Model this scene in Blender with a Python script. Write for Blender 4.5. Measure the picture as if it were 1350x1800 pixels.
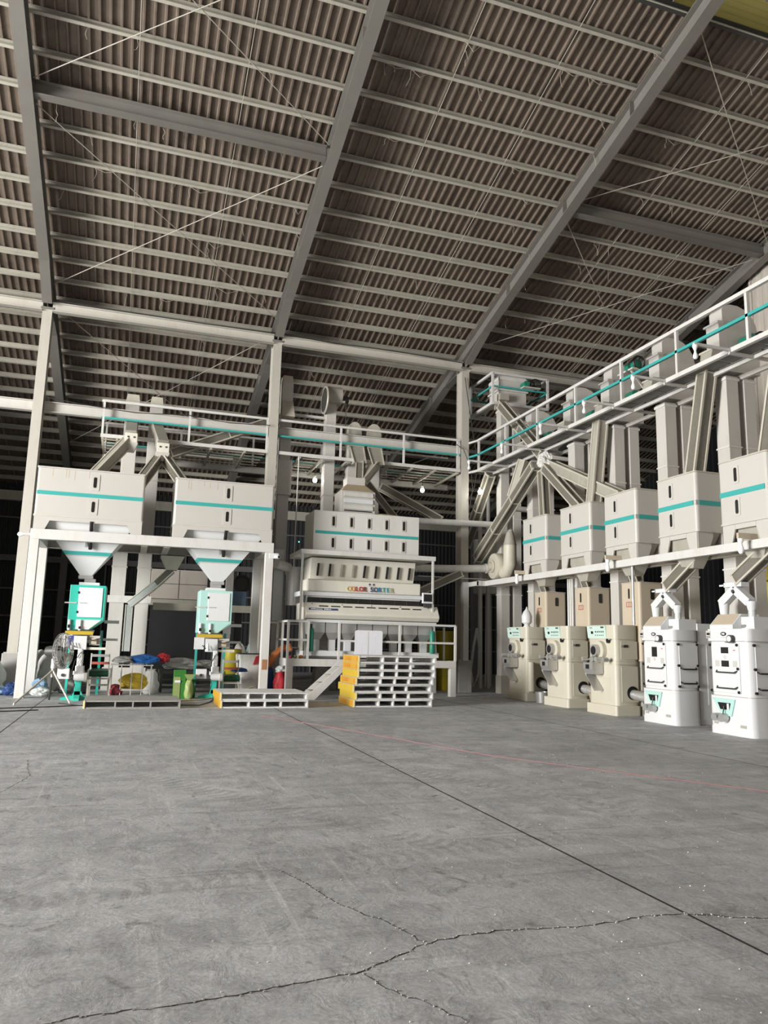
import bpy, math, random
from mathutils import Vector, Matrix
random.seed(7)
for o in list(bpy.data.objects): bpy.data.objects.remove(o)
scene = bpy.context.scene
COL = scene.collection
R = math.radians

# ------------------------------------------------------------------ camera
cam_d = bpy.data.cameras.new('camera'); cam = bpy.data.objects.new('camera', cam_d); COL.objects.link(cam)
yaw, pitch, roll = R(18.03), R(9.657), R(1.365)
fwd = Vector((math.sin(yaw)*math.cos(pitch), math.cos(yaw)*math.cos(pitch), math.sin(pitch)))
rt = Vector((math.cos(yaw), -math.sin(yaw), 0)); up = rt.cross(fwd)
r2 = math.cos(roll)*rt + math.sin(roll)*up; u2 = -math.sin(roll)*rt + math.cos(roll)*up
mw = Matrix(((r2.x, u2.x, -fwd.x, 0), (r2.y, u2.y, -fwd.y, 0), (r2.z, u2.z, -fwd.z, 1.5), (0, 0, 0, 1)))
cam.matrix_world = mw
cam_d.sensor_fit = 'HORIZONTAL'; cam_d.sensor_width = 36.0; cam_d.lens = 1341.0/1350.0*36.0
cam_d.clip_end = 200
scene.camera = cam

# ------------------------------------------------------------------ world, daylight, exposure
world = bpy.data.worlds.new('overcast'); scene.world = world; world.use_nodes = True
bg = world.node_tree.nodes['Background']; bg.inputs[0].default_value = (0.80, 0.88, 1.0, 1); bg.inputs[1].default_value = 0.35
def area(name, loc, target, sx, sy, power, col):
    d = bpy.data.lights.new(name, 'AREA'); d.shape = 'RECTANGLE'; d.size = sx; d.size_y = sy; d.energy = power; d.color = col
    o = bpy.data.objects.new(name, d); COL.objects.link(o); o.location = loc
    o.rotation_euler = (Vector(target)-Vector(loc)).to_track_quat('-Z', 'Z').to_euler(); return o
# daylight entering through the two open gateways: the left long-side gate and the front gate behind the photographer
area('gate_daylight_left', (-21.6, 6.6, 4.6), (8, 15.0, 1.0), 11.0, 8.0, 15500, (1.0, 0.99, 0.975))
area('gate_daylight_front', (4.0, -12.6, 3.0), (5, 20, 3.2), 15.0, 5.6, 300, (0.93, 0.97, 1.0))
vs = scene.view_settings
vs.view_transform = 'Standard'; vs.look = 'None'; vs.gamma = 1.0; vs.use_curve_mapping = False; vs.exposure = -0.04

# ------------------------------------------------------------------ materials
MAT = {}
def mat(name, col, rough=0.55, metal=0.0, var=0.0, scale=3.0, dirt=None, dirt_amt=0.0, spec=0.4, emit=None, estr=0.0, alpha=None, trans=0.0, bump=0.0):
    m = bpy.data.materials.new(name); m.use_nodes = True
    nt = m.node_tree; b = nt.nodes['Principled BSDF']
    b.inputs['Roughness'].default_value = rough; b.inputs['Metallic'].default_value = metal
    b.inputs['Specular IOR Level'].default_value = spec
    c = (*col, 1)
    b.inputs['Base Color'].default_value = c
    if trans: b.inputs['Transmission Weight'].default_value = trans
    if emit: b.inputs['Emission Color'].default_value = (*emit, 1); b.inputs['Emission Strength'].default_value = estr
    if var or dirt:
        tc = nt.nodes.new('ShaderNodeTexCoord')
        n1 = nt.nodes.new('ShaderNodeTexNoise'); n1.inputs['Scale'].default_value = scale; n1.inputs['Detail'].default_value = 6; n1.inputs['Roughness'].default_value = 0.65
        nt.links.new(tc.outputs['Object'], n1.inputs['Vector'])
        last = None
        if var:
            mx = nt.nodes.new('ShaderNodeMix'); mx.data_type = 'RGBA'
            mx.inputs[6].default_value = (*[max(0, x*(1-var)) for x in col], 1); mx.inputs[7].default_value = (*[min(1, x*(1+var)) for x in col], 1)
            nt.links.new(n1.outputs['Fac'], mx.inputs[0]); last = mx.outputs[2]
        if dirt:
            n2 = nt.nodes.new('ShaderNodeTexNoise'); n2.inputs['Scale'].default_value = scale*0.7; n2.inputs['Detail'].default_value = 8; n2.inputs['Roughness'].default_value = 0.75
            mp = nt.nodes.new('ShaderNodeMapping'); mp.inputs['Scale'].default_value = (1.6, 1.6, 0.35)
            nt.links.new(tc.outputs['Object'], mp.inputs[0]); nt.links.new(mp.outputs[0], n2.inputs['Vector'])
            cr = nt.nodes.new('ShaderNodeValToRGB'); cr.color_ramp.elements[0].position = 0.5; cr.color_ramp.elements[1].position = 0.74
            cr.color_ramp.elements[0].color = (0, 0, 0, 1); cr.color_ramp.elements[1].color = (dirt_amt, dirt_amt, dirt_amt, 1)
            nt.links.new(n2.outputs['Fac'], cr.inputs[0])
            m2 = nt.nodes.new('ShaderNodeMix'); m2.data_type = 'RGBA'; m2.inputs[6].default_value = c; m2.inputs[7].default_value = (*dirt, 1)
            if last: nt.links.new(last, m2.inputs[6])
            nt.links.new(cr.outputs[0], m2.inputs[0]); last = m2.outputs[2]
        nt.links.new(last, b.inputs['Base Color'])
        if bump:
            bp = nt.nodes.new('ShaderNodeBump'); bp.inputs['Strength'].default_value = bump; bp.inputs['Distance'].default_value = 0.02
            nt.links.new(n1.outputs['Fac'], bp.inputs['Height']); nt.links.new(bp.outputs[0], b.inputs['Normal'])
    MAT[name] = m; return m

mat('white', (0.53, 0.51, 0.465), 0.45, var=0.06, scale=2.5, dirt=(0.38, 0.33, 0.26), dirt_amt=0.35)
mat('bin_white', (0.52, 0.50, 0.455), 0.4, var=0.04, scale=1.6, dirt=(0.5, 0.45, 0.37), dirt_amt=0.25)
mat('sorter_white', (0.66, 0.645, 0.60), 0.4, var=0.04, scale=1.6, dirt=(0.5, 0.45, 0.37), dirt_amt=0.25)
mat('cool_white', (0.68, 0.685, 0.68), 0.38, var=0.03, scale=2.0, dirt=(0.55, 0.52, 0.46), dirt_amt=0.2)
mat('frame_white', (0.62, 0.61, 0.575), 0.45, var=0.05, scale=3.0, dirt=(0.42, 0.33, 0.25), dirt_amt=0.4)
mat('cream', (0.70, 0.675, 0.585), 0.42, var=0.04, scale=2.0, dirt=(0.5, 0.44, 0.34), dirt_amt=0.25)
mat('polish_cream', (0.58, 0.54, 0.435), 0.4, var=0.03, scale=1.5, dirt=(0.5, 0.42, 0.3), dirt_amt=0.2)
mat('tan_box', (0.54, 0.46, 0.345), 0.5, var=0.05, scale=2.0, dirt=(0.4, 0.32, 0.22), dirt_amt=0.3)
mat('teal', (0.05, 0.36, 0.33), 0.45, var=0.05)
mat('teal_bright', (0.04, 0.50, 0.38), 0.4, var=0.06, dirt=(0.25, 0.35, 0.3), dirt_amt=0.3)
mat('mint', (0.42, 0.66, 0.60), 0.4, var=0.04)
mat('green_cyl', (0.015, 0.2, 0.13), 0.35, var=0.08)
mat('belt_green', (0.012, 0.07, 0.035), 0.5, var=0.1)
mat('galv', (0.42, 0.40, 0.34), 0.5, metal=0.15, var=0.12, scale=4.0, dirt=(0.28, 0.23, 0.16), dirt_amt=0.5)
mat('galv_edge', (0.50, 0.47, 0.39), 0.5, var=0.08, dirt=(0.3, 0.25, 0.18), dirt_amt=0.4)
mat('dusty_top', (0.45, 0.36, 0.23), 0.9, var=0.15, scale=6)
mat('chute_glass', (0.17, 0.16, 0.13), 0.15, var=0.25, scale=7)
mat('slot_dark', (0.022, 0.02, 0.018), 0.15)
mat('black', (0.012, 0.012, 0.013), 0.45)
mat('deck_grey', (0.17, 0.165, 0.15), 0.6, var=0.2, scale=4)
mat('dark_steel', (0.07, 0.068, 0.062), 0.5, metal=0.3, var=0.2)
mat('steel', (0.52, 0.51, 0.49), 0.35, metal=0.6, var=0.1)
mat('rod', (0.42, 0.39, 0.33), 0.6, var=0.2)
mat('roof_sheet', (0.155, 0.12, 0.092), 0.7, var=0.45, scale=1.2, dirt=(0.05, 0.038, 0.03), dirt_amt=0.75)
mat('purlin', (0.43, 0.41, 0.345), 0.5, metal=0.1, var=0.12, scale=2.0, dirt=(0.24, 0.20, 0.15), dirt_amt=0.45)
mat('rafter', (0.19, 0.18, 0.158), 0.55, metal=0.1, var=0.18, scale=1.5, dirt=(0.2, 0.17, 0.13), dirt_amt=0.55)
mat('column_paint', (0.47, 0.445, 0.39), 0.5, var=0.06, scale=2.0, dirt=(0.36, 0.31, 0.24), dirt_amt=0.5)
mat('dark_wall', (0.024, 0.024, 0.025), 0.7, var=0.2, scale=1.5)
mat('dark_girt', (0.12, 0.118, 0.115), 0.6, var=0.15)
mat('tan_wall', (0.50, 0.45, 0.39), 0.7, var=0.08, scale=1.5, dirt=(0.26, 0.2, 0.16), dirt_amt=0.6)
mat('concrete', (0.36, 0.35, 0.33), 0.85, var=0.15, scale=5, dirt=(0.22, 0.2, 0.18), dirt_amt=0.4)
mat('yellow_sheet', (0.62, 0.55, 0.26), 0.6, var=0.15, scale=2)
def make_translucent(m):     # thin fibreglass sheet that lets daylight through
    nt = m.node_tree; b = nt.nodes['Principled BSDF']; out = nt.nodes['Material Output']
    tr = nt.nodes.new('ShaderNodeBsdfTranslucent'); tr.inputs[0].default_value = (0.75, 0.66, 0.30, 1); mx = nt.nodes.new('ShaderNodeMixShader'); mx.inputs[0].default_value = 0.6
    nt.links.new(b.outputs[0], mx.inputs[1]); nt.links.new(tr.outputs[0], mx.inputs[2]); nt.links.new(mx.outputs[0], out.inputs['Surface'])
make_translucent(MAT['yellow_sheet'])
mat('yellow', (0.52, 0.36, 0.03), 0.45, var=0.08, dirt=(0.4, 0.27, 0.05), dirt_amt=0.3)
mat('yellow_orange', (0.52, 0.29, 0.03), 0.45, var=0.08, dirt=(0.4, 0.2, 0.05), dirt_amt=0.3)
mat('yellow_cream', (0.78, 0.70, 0.36), 0.5, var=0.06)
mat('yellow_drum', (0.42, 0.33, 0.02), 0.4, var=0.1)
mat('pallet_white', (0.66, 0.655, 0.63), 0.55, var=0.06, dirt=(0.35, 0.31, 0.26), dirt_amt=0.6)
mat('pallet_wood', (0.30, 0.29, 0.265), 0.75, var=0.25, scale=5, dirt=(0.5, 0.48, 0.44), dirt_amt=0.5)
mat('wood', (0.46, 0.38, 0.27), 0.75, var=0.2, scale=6)
mat('rust', (0.36, 0.17, 0.08), 0.8, var=0.3, scale=9)
mat('sack_white', (0.66, 0.65, 0.61), 0.75, var=0.1, scale=9, dirt=(0.4, 0.38, 0.34), dirt_amt=0.5, bump=0.6)
mat('sack_grey', (0.46, 0.455, 0.43), 0.75, var=0.15, scale=7, dirt=(0.3, 0.28, 0.25), dirt_amt=0.6, bump=0.6)
mat('plastic_clear', (0.55, 0.58, 0.55), 0.25, var=0.2, scale=12, bump=0.5)
mat('blue', (0.03, 0.16, 0.50), 0.5, var=0.2, scale=8, bump=0.5)
mat('pale_blue', (0.22, 0.34, 0.48), 0.6, var=0.2, scale=8, bump=0.5)
mat('navy', (0.02, 0.05, 0.16), 0.5, var=0.2)
mat('royal', (0.04, 0.05, 0.34), 0.45, var=0.15, scale=20)
mat('red', (0.48, 0.03, 0.04), 0.5, var=0.2, scale=8, bump=0.4)
mat('maroon', (0.22, 0.03, 0.04), 0.6, var=0.25, scale=8, bump=0.5)
mat('red_print', (0.42, 0.10, 0.07), 0.6)
mat('orange_print', (0.50, 0.17, 0.03), 0.6)
mat('orange', (0.62, 0.20, 0.06), 0.5, var=0.2, scale=8, bump=0.4)
mat('green_pack', (0.04, 0.19, 0.03), 0.45, var=0.15, scale=8)
mat('lime_pack', (0.28, 0.34, 0.12), 0.45, var=0.2, scale=9)
mat('paper', (0.80, 0.80, 0.83), 0.6, var=0.05, scale=14, dirt=(0.55, 0.56, 0.66), dirt_amt=0.5)
mat('pipe_white', (0.62, 0.61, 0.57), 0.4, var=0.06, dirt=(0.36, 0.33, 0.28), dirt_amt=0.5)
mat('pipe_cream', (0.60, 0.56, 0.45), 0.45, var=0.08, dirt=(0.3, 0.27, 0.2), dirt_amt=0.5)
mat('panel_mint', (0.55, 0.70, 0.62), 0.4)
mat('foil', (0.66, 0.66, 0.64), 0.25, metal=0.7, var=0.15, scale=14, bump=1.0)
mat('porcelain', (0.85, 0.84, 0.80), 0.25)
mat('bulb_off', (0.86, 0.86, 0.84), 0.15)
mat('bulb_on', (1, 1, 1), 0.3, emit=(1.0, 0.97, 0.88), estr=22.0)
mat('led_green', (0.1, 0.6, 0.4), 0.3, emit=(0.2, 1.0, 0.7), estr=3.0)
mat('red_led', (0.6, 0.05, 0.05), 0.4)
mat('screen', (0.015, 0.016, 0.018), 0.12)
mat('hose_red', (0.25, 0.135, 0.135), 0.6)
mat('crack', (0.05, 0.048, 0.046), 0.95, spec=0.1)
mat('crumb', (0.42, 0.41, 0.39), 0.95, var=0.3, scale=20)
mat('joint', (0.05, 0.048, 0.045), 0.95, spec=0.1)
mat('cobweb', (0.40, 0.36, 0.29), 0.9)
mat('wire', (0.03, 0.03, 0.03), 0.6)
mat('fruit_orange', (0.65, 0.22, 0.03), 0.4)
mat('blue_print', (0.05, 0.07, 0.16), 0.4)
for n_, c_ in (('l_yellow', (0.66, 0.60, 0.22)), ('l_orange', (0.70, 0.36, 0.10)), ('l_red', (0.52, 0.06, 0.05)), ('l_maroon', (0.22, 0.05, 0.06)),
               ('l_navy', (0.05, 0.08, 0.16)), ('l_blue', (0.03, 0.20, 0.42)), ('l_teal', (0.06, 0.34, 0.36)), ('l_olive', (0.40, 0.42, 0.26))): mat(n_, c_, 0.5)

TRACKS = [(0.2, 9.1, R(-58), 0.16, 0.0, 4.2), (2.4, 10.4, R(-62), 0.16, -1.0, 4.6), (-1.6, 9.9, R(4), 0.13, -1.0, 3.4), (-1.0, 4.9, R(10), 0.14, -0.5, 4.5)]
def floor_material():
    m = bpy.data.materials.new('floor_concrete'); m.use_nodes = True; nt = m.node_tree; b = nt.nodes['Principled BSDF']; L = nt.links.new
    geo = nt.nodes.new('ShaderNodeNewGeometry')
    def noise(sc, det, rough, stretch=(1, 1, 1), rot=0, dist=0.0):
        mp = nt.nodes.new('ShaderNodeMapping'); mp.inputs['Scale'].default_value = stretch; mp.inputs['Rotation'].default_value = (0, 0, rot)
        L(geo.outputs['Position'], mp.inputs[0])
        n = nt.nodes.new('ShaderNodeTexNoise'); n.inputs['Scale'].default_value = sc; n.inputs['Detail'].default_value = det; n.inputs['Roughness'].default_value = rough; n.inputs['Distortion'].default_value = dist
        L(mp.outputs[0], n.inputs['Vector']); return n.outputs['Fac']
    def ramp(x, a, bb, c0, c1):
        r = nt.nodes.new('ShaderNodeValToRGB'); r.color_ramp.elements[0].position = a; r.color_ramp.elements[1].position = bb
        r.color_ramp.elements[0].color = (*c0, 1); r.color_ramp.elements[1].color = (*c1, 1); L(x, r.inputs[0]); return r.outputs[0]
    def mixc(f, a, bcol, mode='MIX'):
        x = nt.nodes.new('ShaderNodeMix'); x.data_type = 'RGBA'; x.blend_type = mode
        if isinstance(f, float): x.inputs[0].default_value = f
        else: L(f, x.inputs[0])
        L(a, x.inputs[6])
        if isinstance(bcol, tuple): x.inputs[7].default_value = (*bcol, 1)
        else: L(bcol, x.inputs[7])
        return x.outputs[2]
    base = ramp(noise(0.35, 8, 0.6), 0.3, 0.72, (0.365, 0.373, 0.378), (0.60, 0.612, 0.618))
    # trowel swirls
    sw = ramp(noise(1.9, 6, 0.62, dist=1.6), 0.42, 0.6, (0, 0, 0), (0.75, 0.75, 0.75))
    c = mixc(sw, base, (0.325, 0.332, 0.337))
    # long scuffs running across the hall and along the machines
    s1 = ramp(noise(1.1, 7, 0.7, (0.16, 2.2, 1), R(8)), 0.52, 0.7, (0, 0, 0), (0.75, 0.75, 0.75)); c = mixc(s1, c, (0.265, 0.266, 0.264))
    s2 = ramp(noise(1.4, 7, 0.7, (2.5, 0.2, 1), R(-22)), 0.54, 0.7, (0, 0, 0), (0.5, 0.5, 0.5)); c = mixc(s2, c, (0.60, 0.60, 0.595))
    # light dust patches
    d = ramp(noise(0.55, 5, 0.6, dist=0.6), 0.52, 0.75, (0, 0, 0), (0.5, 0.5, 0.5)); c = mixc(d, c, (0.62, 0.615, 0.60))
    # darker worn stains and small trowel arcs
    st = ramp(noise(2.6, 9, 0.72, (1, 0.8, 1), 0.4, 2.2), 0.56, 0.68, (0, 0, 0), (0.85, 0.85, 0.85)); c = mixc(st, c, (0.19, 0.191, 0.19))
    st2 = ramp(noise(6.5, 8, 0.7, (1, 0.55, 1), 0.9, 2.8), 0.55, 0.66, (0, 0, 0), (0.75, 0.75, 0.75)); c = mixc(st2, c, (0.52, 0.51, 0.49))
    for (sc_, str_, rt_, col_) in ((3.0, (0.09, 4.0, 1), 0.15, (0.2, 0.2, 0.198)), (3.4, (3.8, 0.1, 1), -0.5, (0.66, 0.66, 0.65)), (2.6, (0.1, 3.4, 1), 1.0, (0.24, 0.24, 0.238))):
        sr = ramp(noise(sc_, 6, 0.65, str_, rt_, 0.3), 0.6, 0.68, (0, 0, 0), (0.5, 0.5, 0.5)); c = mixc(sr, c, col_)
    # tyre tread tracks
    sep = nt.nodes.new('ShaderNodeSeparateXYZ'); L(geo.outputs['Position'], sep.inputs[0])
    def mth(op, a, b_=None, c_=None):
        n = nt.nodes.new('ShaderNodeMath'); n.operation = op
        for i, x in enumerate((a, b_, c_)):
            if x is None: continue
            if isinstance(x, (int, float)): n.inputs[i].default_value = x
            else: L(x, n.inputs[i])
        return n.outputs[0]
    blot = noise(0.8, 4, 0.6)
    for (px_, py_, ang, half, u0, u1) in TRACKS:
        ca, sa = math.cos(ang), math.sin(ang)
        du = mth('ADD', mth('MULTIPLY', mth('SUBTRACT', sep.outputs[0], px_), ca), mth('MULTIPLY', mth('SUBTRACT', sep.outputs[1], py_), sa))
        dv = mth('SUBTRACT', mth('MULTIPLY', mth('SUBTRACT', sep.outputs[1], py_), ca), mth('MULTIPLY', mth('SUBTRACT', sep.outputs[0], px_), sa))
        bar_ = mth('GREATER_THAN', mth('SINE', mth('ADD', mth('MULTIPLY', du, 52.0), mth('MULTIPLY', mth('ABSOLUTE', dv), 14.0))), 0.1)
        msk = mth('MULTIPLY', mth('LESS_THAN', mth('ABSOLUTE', dv), half), mth('MULTIPLY', mth('GREATER_THAN', du, u0), mth('LESS_THAN', du, u1)))
        fac = mth('MULTIPLY', mth('MULTIPLY', bar_, msk), mth('MULTIPLY', mth('GREATER_THAN', blot, 0.44), 0.32))
        c = mixc(fac, c, (0.22, 0.22, 0.218))
    fine = ramp(noise(42, 4, 0.7), 0.3, 0.72, (0.76, 0.76, 0.76), (1.2, 1.2, 1.2)); c = mixc(1.0, c, fine, 'MULTIPLY')
    sp = ramp(noise(17, 3, 0.6), 0.71, 0.75, (0, 0, 0), (0.75, 0.75, 0.75)); c = mixc(sp, c, (0.62, 0.61, 0.58))
    L(c, b.inputs['Base Color'])
    rr = ramp(noise(0.9, 6, 0.6), 0.3, 0.7, (0.5, 0.5, 0.5), (0.78, 0.78, 0.78)); L(rr, b.inputs['Roughness'])
    b.inputs['Specular IOR Level'].default_value = 0.35
    bp = nt.nodes.new('ShaderNodeBump'); bp.inputs['Strength'].default_value = 0.5; bp.inputs['Distance'].default_value = 0.015
    L(noise(5, 7, 0.65, dist=0.8), bp.inputs['Height']); L(bp.outputs[0], b.inputs['Normal'])
    MAT['floor'] = m
floor_material()

# ------------------------------------------------------------------ mesh helpers
def V(p): return Vector(p)
class MB:
    def __init__(s): s.v = []; s.f = []
    def add(s, vs_, fs): n = len(s.v); s.v += [tuple(p) for p in vs_]; s.f += [tuple(n+i for i in f) for f in fs]; return s
    def box(s, x0, x1, y0, y1, z0, z1):
        return s.add([(x0,y0,z0),(x1,y0,z0),(x1,y1,z0),(x0,y1,z0),(x0,y0,z1),(x1,y0,z1),(x1,y1,z1),(x0,y1,z1)],
                     [(0,3,2,1),(4,5,6,7),(0,1,5,4),(1,2,6,5),(2,3,7,6),(3,0,4,7)])
    def prism(s, poly, axis, a0, a1):
        n = len(poly); mk = {'x': lambda p, a: (a, p[0], p[1]), 'y': lambda p, a: (p[0], a, p[1]), 'z': lambda p, a: (p[0], p[1], a)}[axis]
        return s.add([mk(p, a0) for p in poly]+[mk(p, a1) for p in poly],
                     [tuple(range(n))[::-1], tuple(range(n, 2*n))]+[(i, (i+1) % n, n+(i+1) % n, n+i) for i in range(n)])
    def rbox(s, x0, x1, y0, y1, z0, z1, r, n=4):
        return s.prism(rrect(x0, x1, y0, y1, r, n), 'z', z0, z1)
    def frus(s, a, z0, b, z1):
        return s.add([(a[0],a[2],z0),(a[1],a[2],z0),(a[1],a[3],z0),(a[0],a[3],z0),(b[0],b[2],z1),(b[1],b[2],z1),(b[1],b[3],z1),(b[0],b[3],z1)],
                     [(0,3,2,1),(4,5,6,7),(0,1,5,4),(1,2,6,5),(2,3,7,6),(3,0,4,7)])
    def frame(s, p0, p1, upv=(0,0,1)):
        p0, p1 = V(p0), V(p1); d = (p1-p0).normalized(); u = V(upv)
        if abs(d.dot(u)) > 0.98: u = V((0, 1, 0))
        x = d.cross(u).normalized(); y = x.cross(d).normalized(); return p0, p1, x, y, d
    def bar(s, p0, p1, w, h=None, upv=(0,0,1), ox=0, oy=0):
        h = h or w; p0, p1, x, y, d = s.frame(p0, p1, upv)
        q = [(-w/2+ox, -h/2+oy), (w/2+ox, -h/2+oy), (w/2+ox, h/2+oy), (-w/2+ox, h/2+oy)]
        return s.add([p0+x*a+y*b for a, b in q]+[p1+x*a+y*b for a, b in q], [(0,1,2,3),(7,6,5,4),(0,4,5,1),(1,5,6,2),(2,6,7,3),(3,7,4,0)])
    def sect(s, poly, p0, p1, upv=(0,0,1)):
        p0, p1, x, y, d = s.frame(p0, p1, upv); n = len(poly)
        return s.add([p0+x*a+y*b for a, b in poly]+[p1+x*a+y*b for a, b in poly],
                     [tuple(range(n)), tuple(range(n, 2*n))[::-1]]+[(i, n+i, n+(i+1) % n, (i+1) % n) for i in range(n)])
    def cyl(s, p0, p1, r0, r1=None, n=14):
        r1 = r0 if r1 is None else r1; p0, p1, x, y, d = s.frame(p0, p1)
        c = [(math.cos(2*math.pi*i/n), math.sin(2*math.pi*i/n)) for i in range(n)]
        return s.add([p0+(x*a+y*b)*r0 for a, b in c]+[p1+(x*a+y*b)*r1 for a, b in c],
                     [tuple(range(n)), tuple(range(n, 2*n))[::-1]]+[(i, n+i, n+(i+1) % n, (i+1) % n) for i in range(n)])
    def tube(s, pts, r, n=8):
        pts = [V(p) for p in pts]; rings = []; prev = None
        for i, p in enumerate(pts):
            t = (pts[min(i+1, len(pts)-1)]-pts[max(i-1, 0)]).normalized()
            if prev is None:
                u = V((0, 0, 1)) if abs(t.z) < 0.9 else V((1, 0, 0)); x = t.cross(u).normalized()
            else: x = (prev-t*prev.dot(t)).normalized()
            prev = x; y = t.cross(x); rr = r[i] if isinstance(r, (list, tuple)) else r
            rings.append([p+(x*math.cos(2*math.pi*k/n)+y*math.sin(2*math.pi*k/n))*rr for k in range(n)])
        vs_ = [q for g in rings for q in g]; m = len(pts)
        fs = [(i*n+k, i*n+(k+1) % n, (i+1)*n+(k+1) % n, (i+1)*n+k) for i in range(m-1) for k in range(n)]
        return s.add(vs_, fs+[tuple(range(n))[::-1], tuple((m-1)*n+k for k in range(n))])
    def lathe(s, prof, c, axis=(0,0,1), n=16):
        a = V(axis).normalized(); u = V((1,0,0)) if abs(a.x) < 0.9 else V((0,1,0)); x = a.cross(u).normalized(); y = a.cross(x); c = V(c)
        vs_ = [c+a*z+(x*math.cos(2*math.pi*k/n)+y*math.sin(2*math.pi*k/n))*max(r, 1e-4) for r, z in prof for k in range(n)]; m = len(prof)
        fs = [(i*n+k, i*n+(k+1) % n, (i+1)*n+(k+1) % n, (i+1)*n+k) for i in range(m-1) for k in range(n)]
        return s.add(vs_, fs+[tuple(range(n))[::-1], tuple((m-1)*n+k for k in range(n))])
    def torus(s, c, axis, R_, r, n=24, k=6):
        a = V(axis).normalized(); u = V((1,0,0)) if abs(a.x) < 0.9 else V((0,1,0)); x = a.cross(u).normalized(); y = a.cross(x); c = V(c)
        vs_ = []
        for i in range(n):
            d = x*math.cos(2*math.pi*i/n)+y*math.sin(2*math.pi*i/n)
            for j in range(k): vs_.append(c+d*(R_+r*math.cos(2*math.pi*j/k))+a*r*math.sin(2*math.pi*j/k))
        return s.add(vs_, [(i*k+j, ((i+1) % n)*k+j, ((i+1) % n)*k+(j+1) % k, i*k+(j+1) % k) for i in range(n) for j in range(k)])
    def blob(s, c, rx, ry, rz, n=14, m=9, jit=0.1, flat=0.0, seed=0, top=1.0, power=1.0, crumple=0.0):
        rnd = random.Random(seed); vs_ = []; off = [rnd.uniform(0, 6.28) for _ in range(6)]
        for i in range(m+1):
            ph = math.pi*i/m; cz = math.cos(ph); sr = math.sin(ph)**power
            for k in range(n):
                th = 2*math.pi*k/n
                j = 1+jit*(math.sin(3*th+off[0]+4*cz)*0.5+math.sin(5*th+off[1]-3*cz)*0.3+math.sin(2*th+off[2]+6*cz)*0.4)+rnd.uniform(-1, 1)*crumple
                z = cz*rz*(1+jit*0.5*math.sin(2*th+off[3]))
                if flat and z < -rz*flat: z = -rz*flat
                tp = 1+(top-1)*(cz*0.5+0.5)
                vs_.append((c[0]+math.cos(th)*sr*rx*j*tp, c[1]+math.sin(th)*sr*ry*j*tp, c[2]+z))
        return s.add(vs_, [(i*n+k, (i+1)*n+k, (i+1)*n+(k+1) % n, i*n+(k+1) % n) for i in range(m) for k in range(n)])
    def build(s, name, m, parent=None, smooth=False, bevel=0.0, org=None, **props):
        if org is None:
            org = V((0, 0, 0)); q = parent
            while q is not None: org = org+q.location; q = q.parent
        me = bpy.data.meshes.new(name); me.from_pydata([tuple(V(p)-V(org)) for p in s.v], [], s.f); me.update()
        me.materials.append(MAT[m] if isinstance(m, str) else m)
        if smooth: me.shade_smooth() if not isinstance(smooth, float) else None
        o = bpy.data.objects.new(name, me); COL.objects.link(o)
        if smooth:
            try: me.set_sharp_from_angle(angle=R(40))
            except Exception: pass
        if parent is not None: o.parent = parent
        else: o.location = org
        if bevel:
            b = o.modifiers.new('bevel', 'BEVEL'); b.width = bevel; b.segments = 2; b.limit_method = 'ANGLE'; b.angle_limit = R(40)
        for k, v in props.items(): o[k] = v
        return o
def rrect(x0, x1, y0, y1, r, n=4):
    P = []
    for cx, cy, a in ((x1-r, y1-r, 0), (x0+r, y1-r, 90), (x0+r, y0+r, 180), (x1-r, y0+r, 270)):
        for i in range(n+1):
            t = R(a+90*i/n); P.append((cx+r*math.cos(t), cy+r*math.sin(t)))
    return P
def thing(name, label, cat, loc, group=None):
    o = bpy.data.objects.new(name, None); COL.objects.link(o); o.location = loc; o.empty_display_size = 0.2
    o['label'] = label; o['category'] = cat
    if group: o['group'] = group
    return o
def tag(o, label, cat, group=None):
    o['label'] = label; o['category'] = cat
    if group: o['group'] = group
    return o
def dup(root, delta, label, group=None):
    r = root.copy(); COL.objects.link(r); r.location = root.location+V(delta); r['label'] = label
    if group: r['group'] = group
    def rec(src, dst):
        for ch in list(src.children):
            c = ch.copy(); COL.objects.link(c); c.parent = dst; rec(ch, c)
    rec(root, r); return r
def struct(o): o['kind'] = 'structure'; return o
def text(body, name, m, parent, loc, rot, size, depth=0.004, align='CENTER', sx=1.0):
    cu = bpy.data.curves.new(name, 'FONT'); cu.body = body; cu.size = size; cu.extrude = depth; cu.offset = size*0.015; cu.align_x = align; cu.align_y = 'CENTER'
    t = bpy.data.objects.new(name, cu); COL.objects.link(t)
    bpy.context.view_layer.update()
    me = bpy.data.meshes.new_from_object(t.evaluated_get(bpy.context.evaluated_depsgraph_get()))
    bpy.data.objects.remove(t)
    M_ = Matrix.Translation(V(loc)) @ rot.to_matrix().to_4x4() @ Matrix.Diagonal((sx, 1, 1, 1))
    org = V((0, 0, 0)); q = parent
    while q is not None: org = org+q.location; q = q.parent
    me.transform(Matrix.Translation(-org) @ M_); me.materials.clear(); me.materials.append(MAT[m])
    o = bpy.data.objects.new(name, me); COL.objects.link(o); o.parent = parent; return o
from mathutils import Euler
ROT_Y = Euler((R(90), 0, 0))             # lettering that faces -Y
ROT_X = Euler((R(90), 0, R(-90)))        # lettering that faces -X
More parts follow.
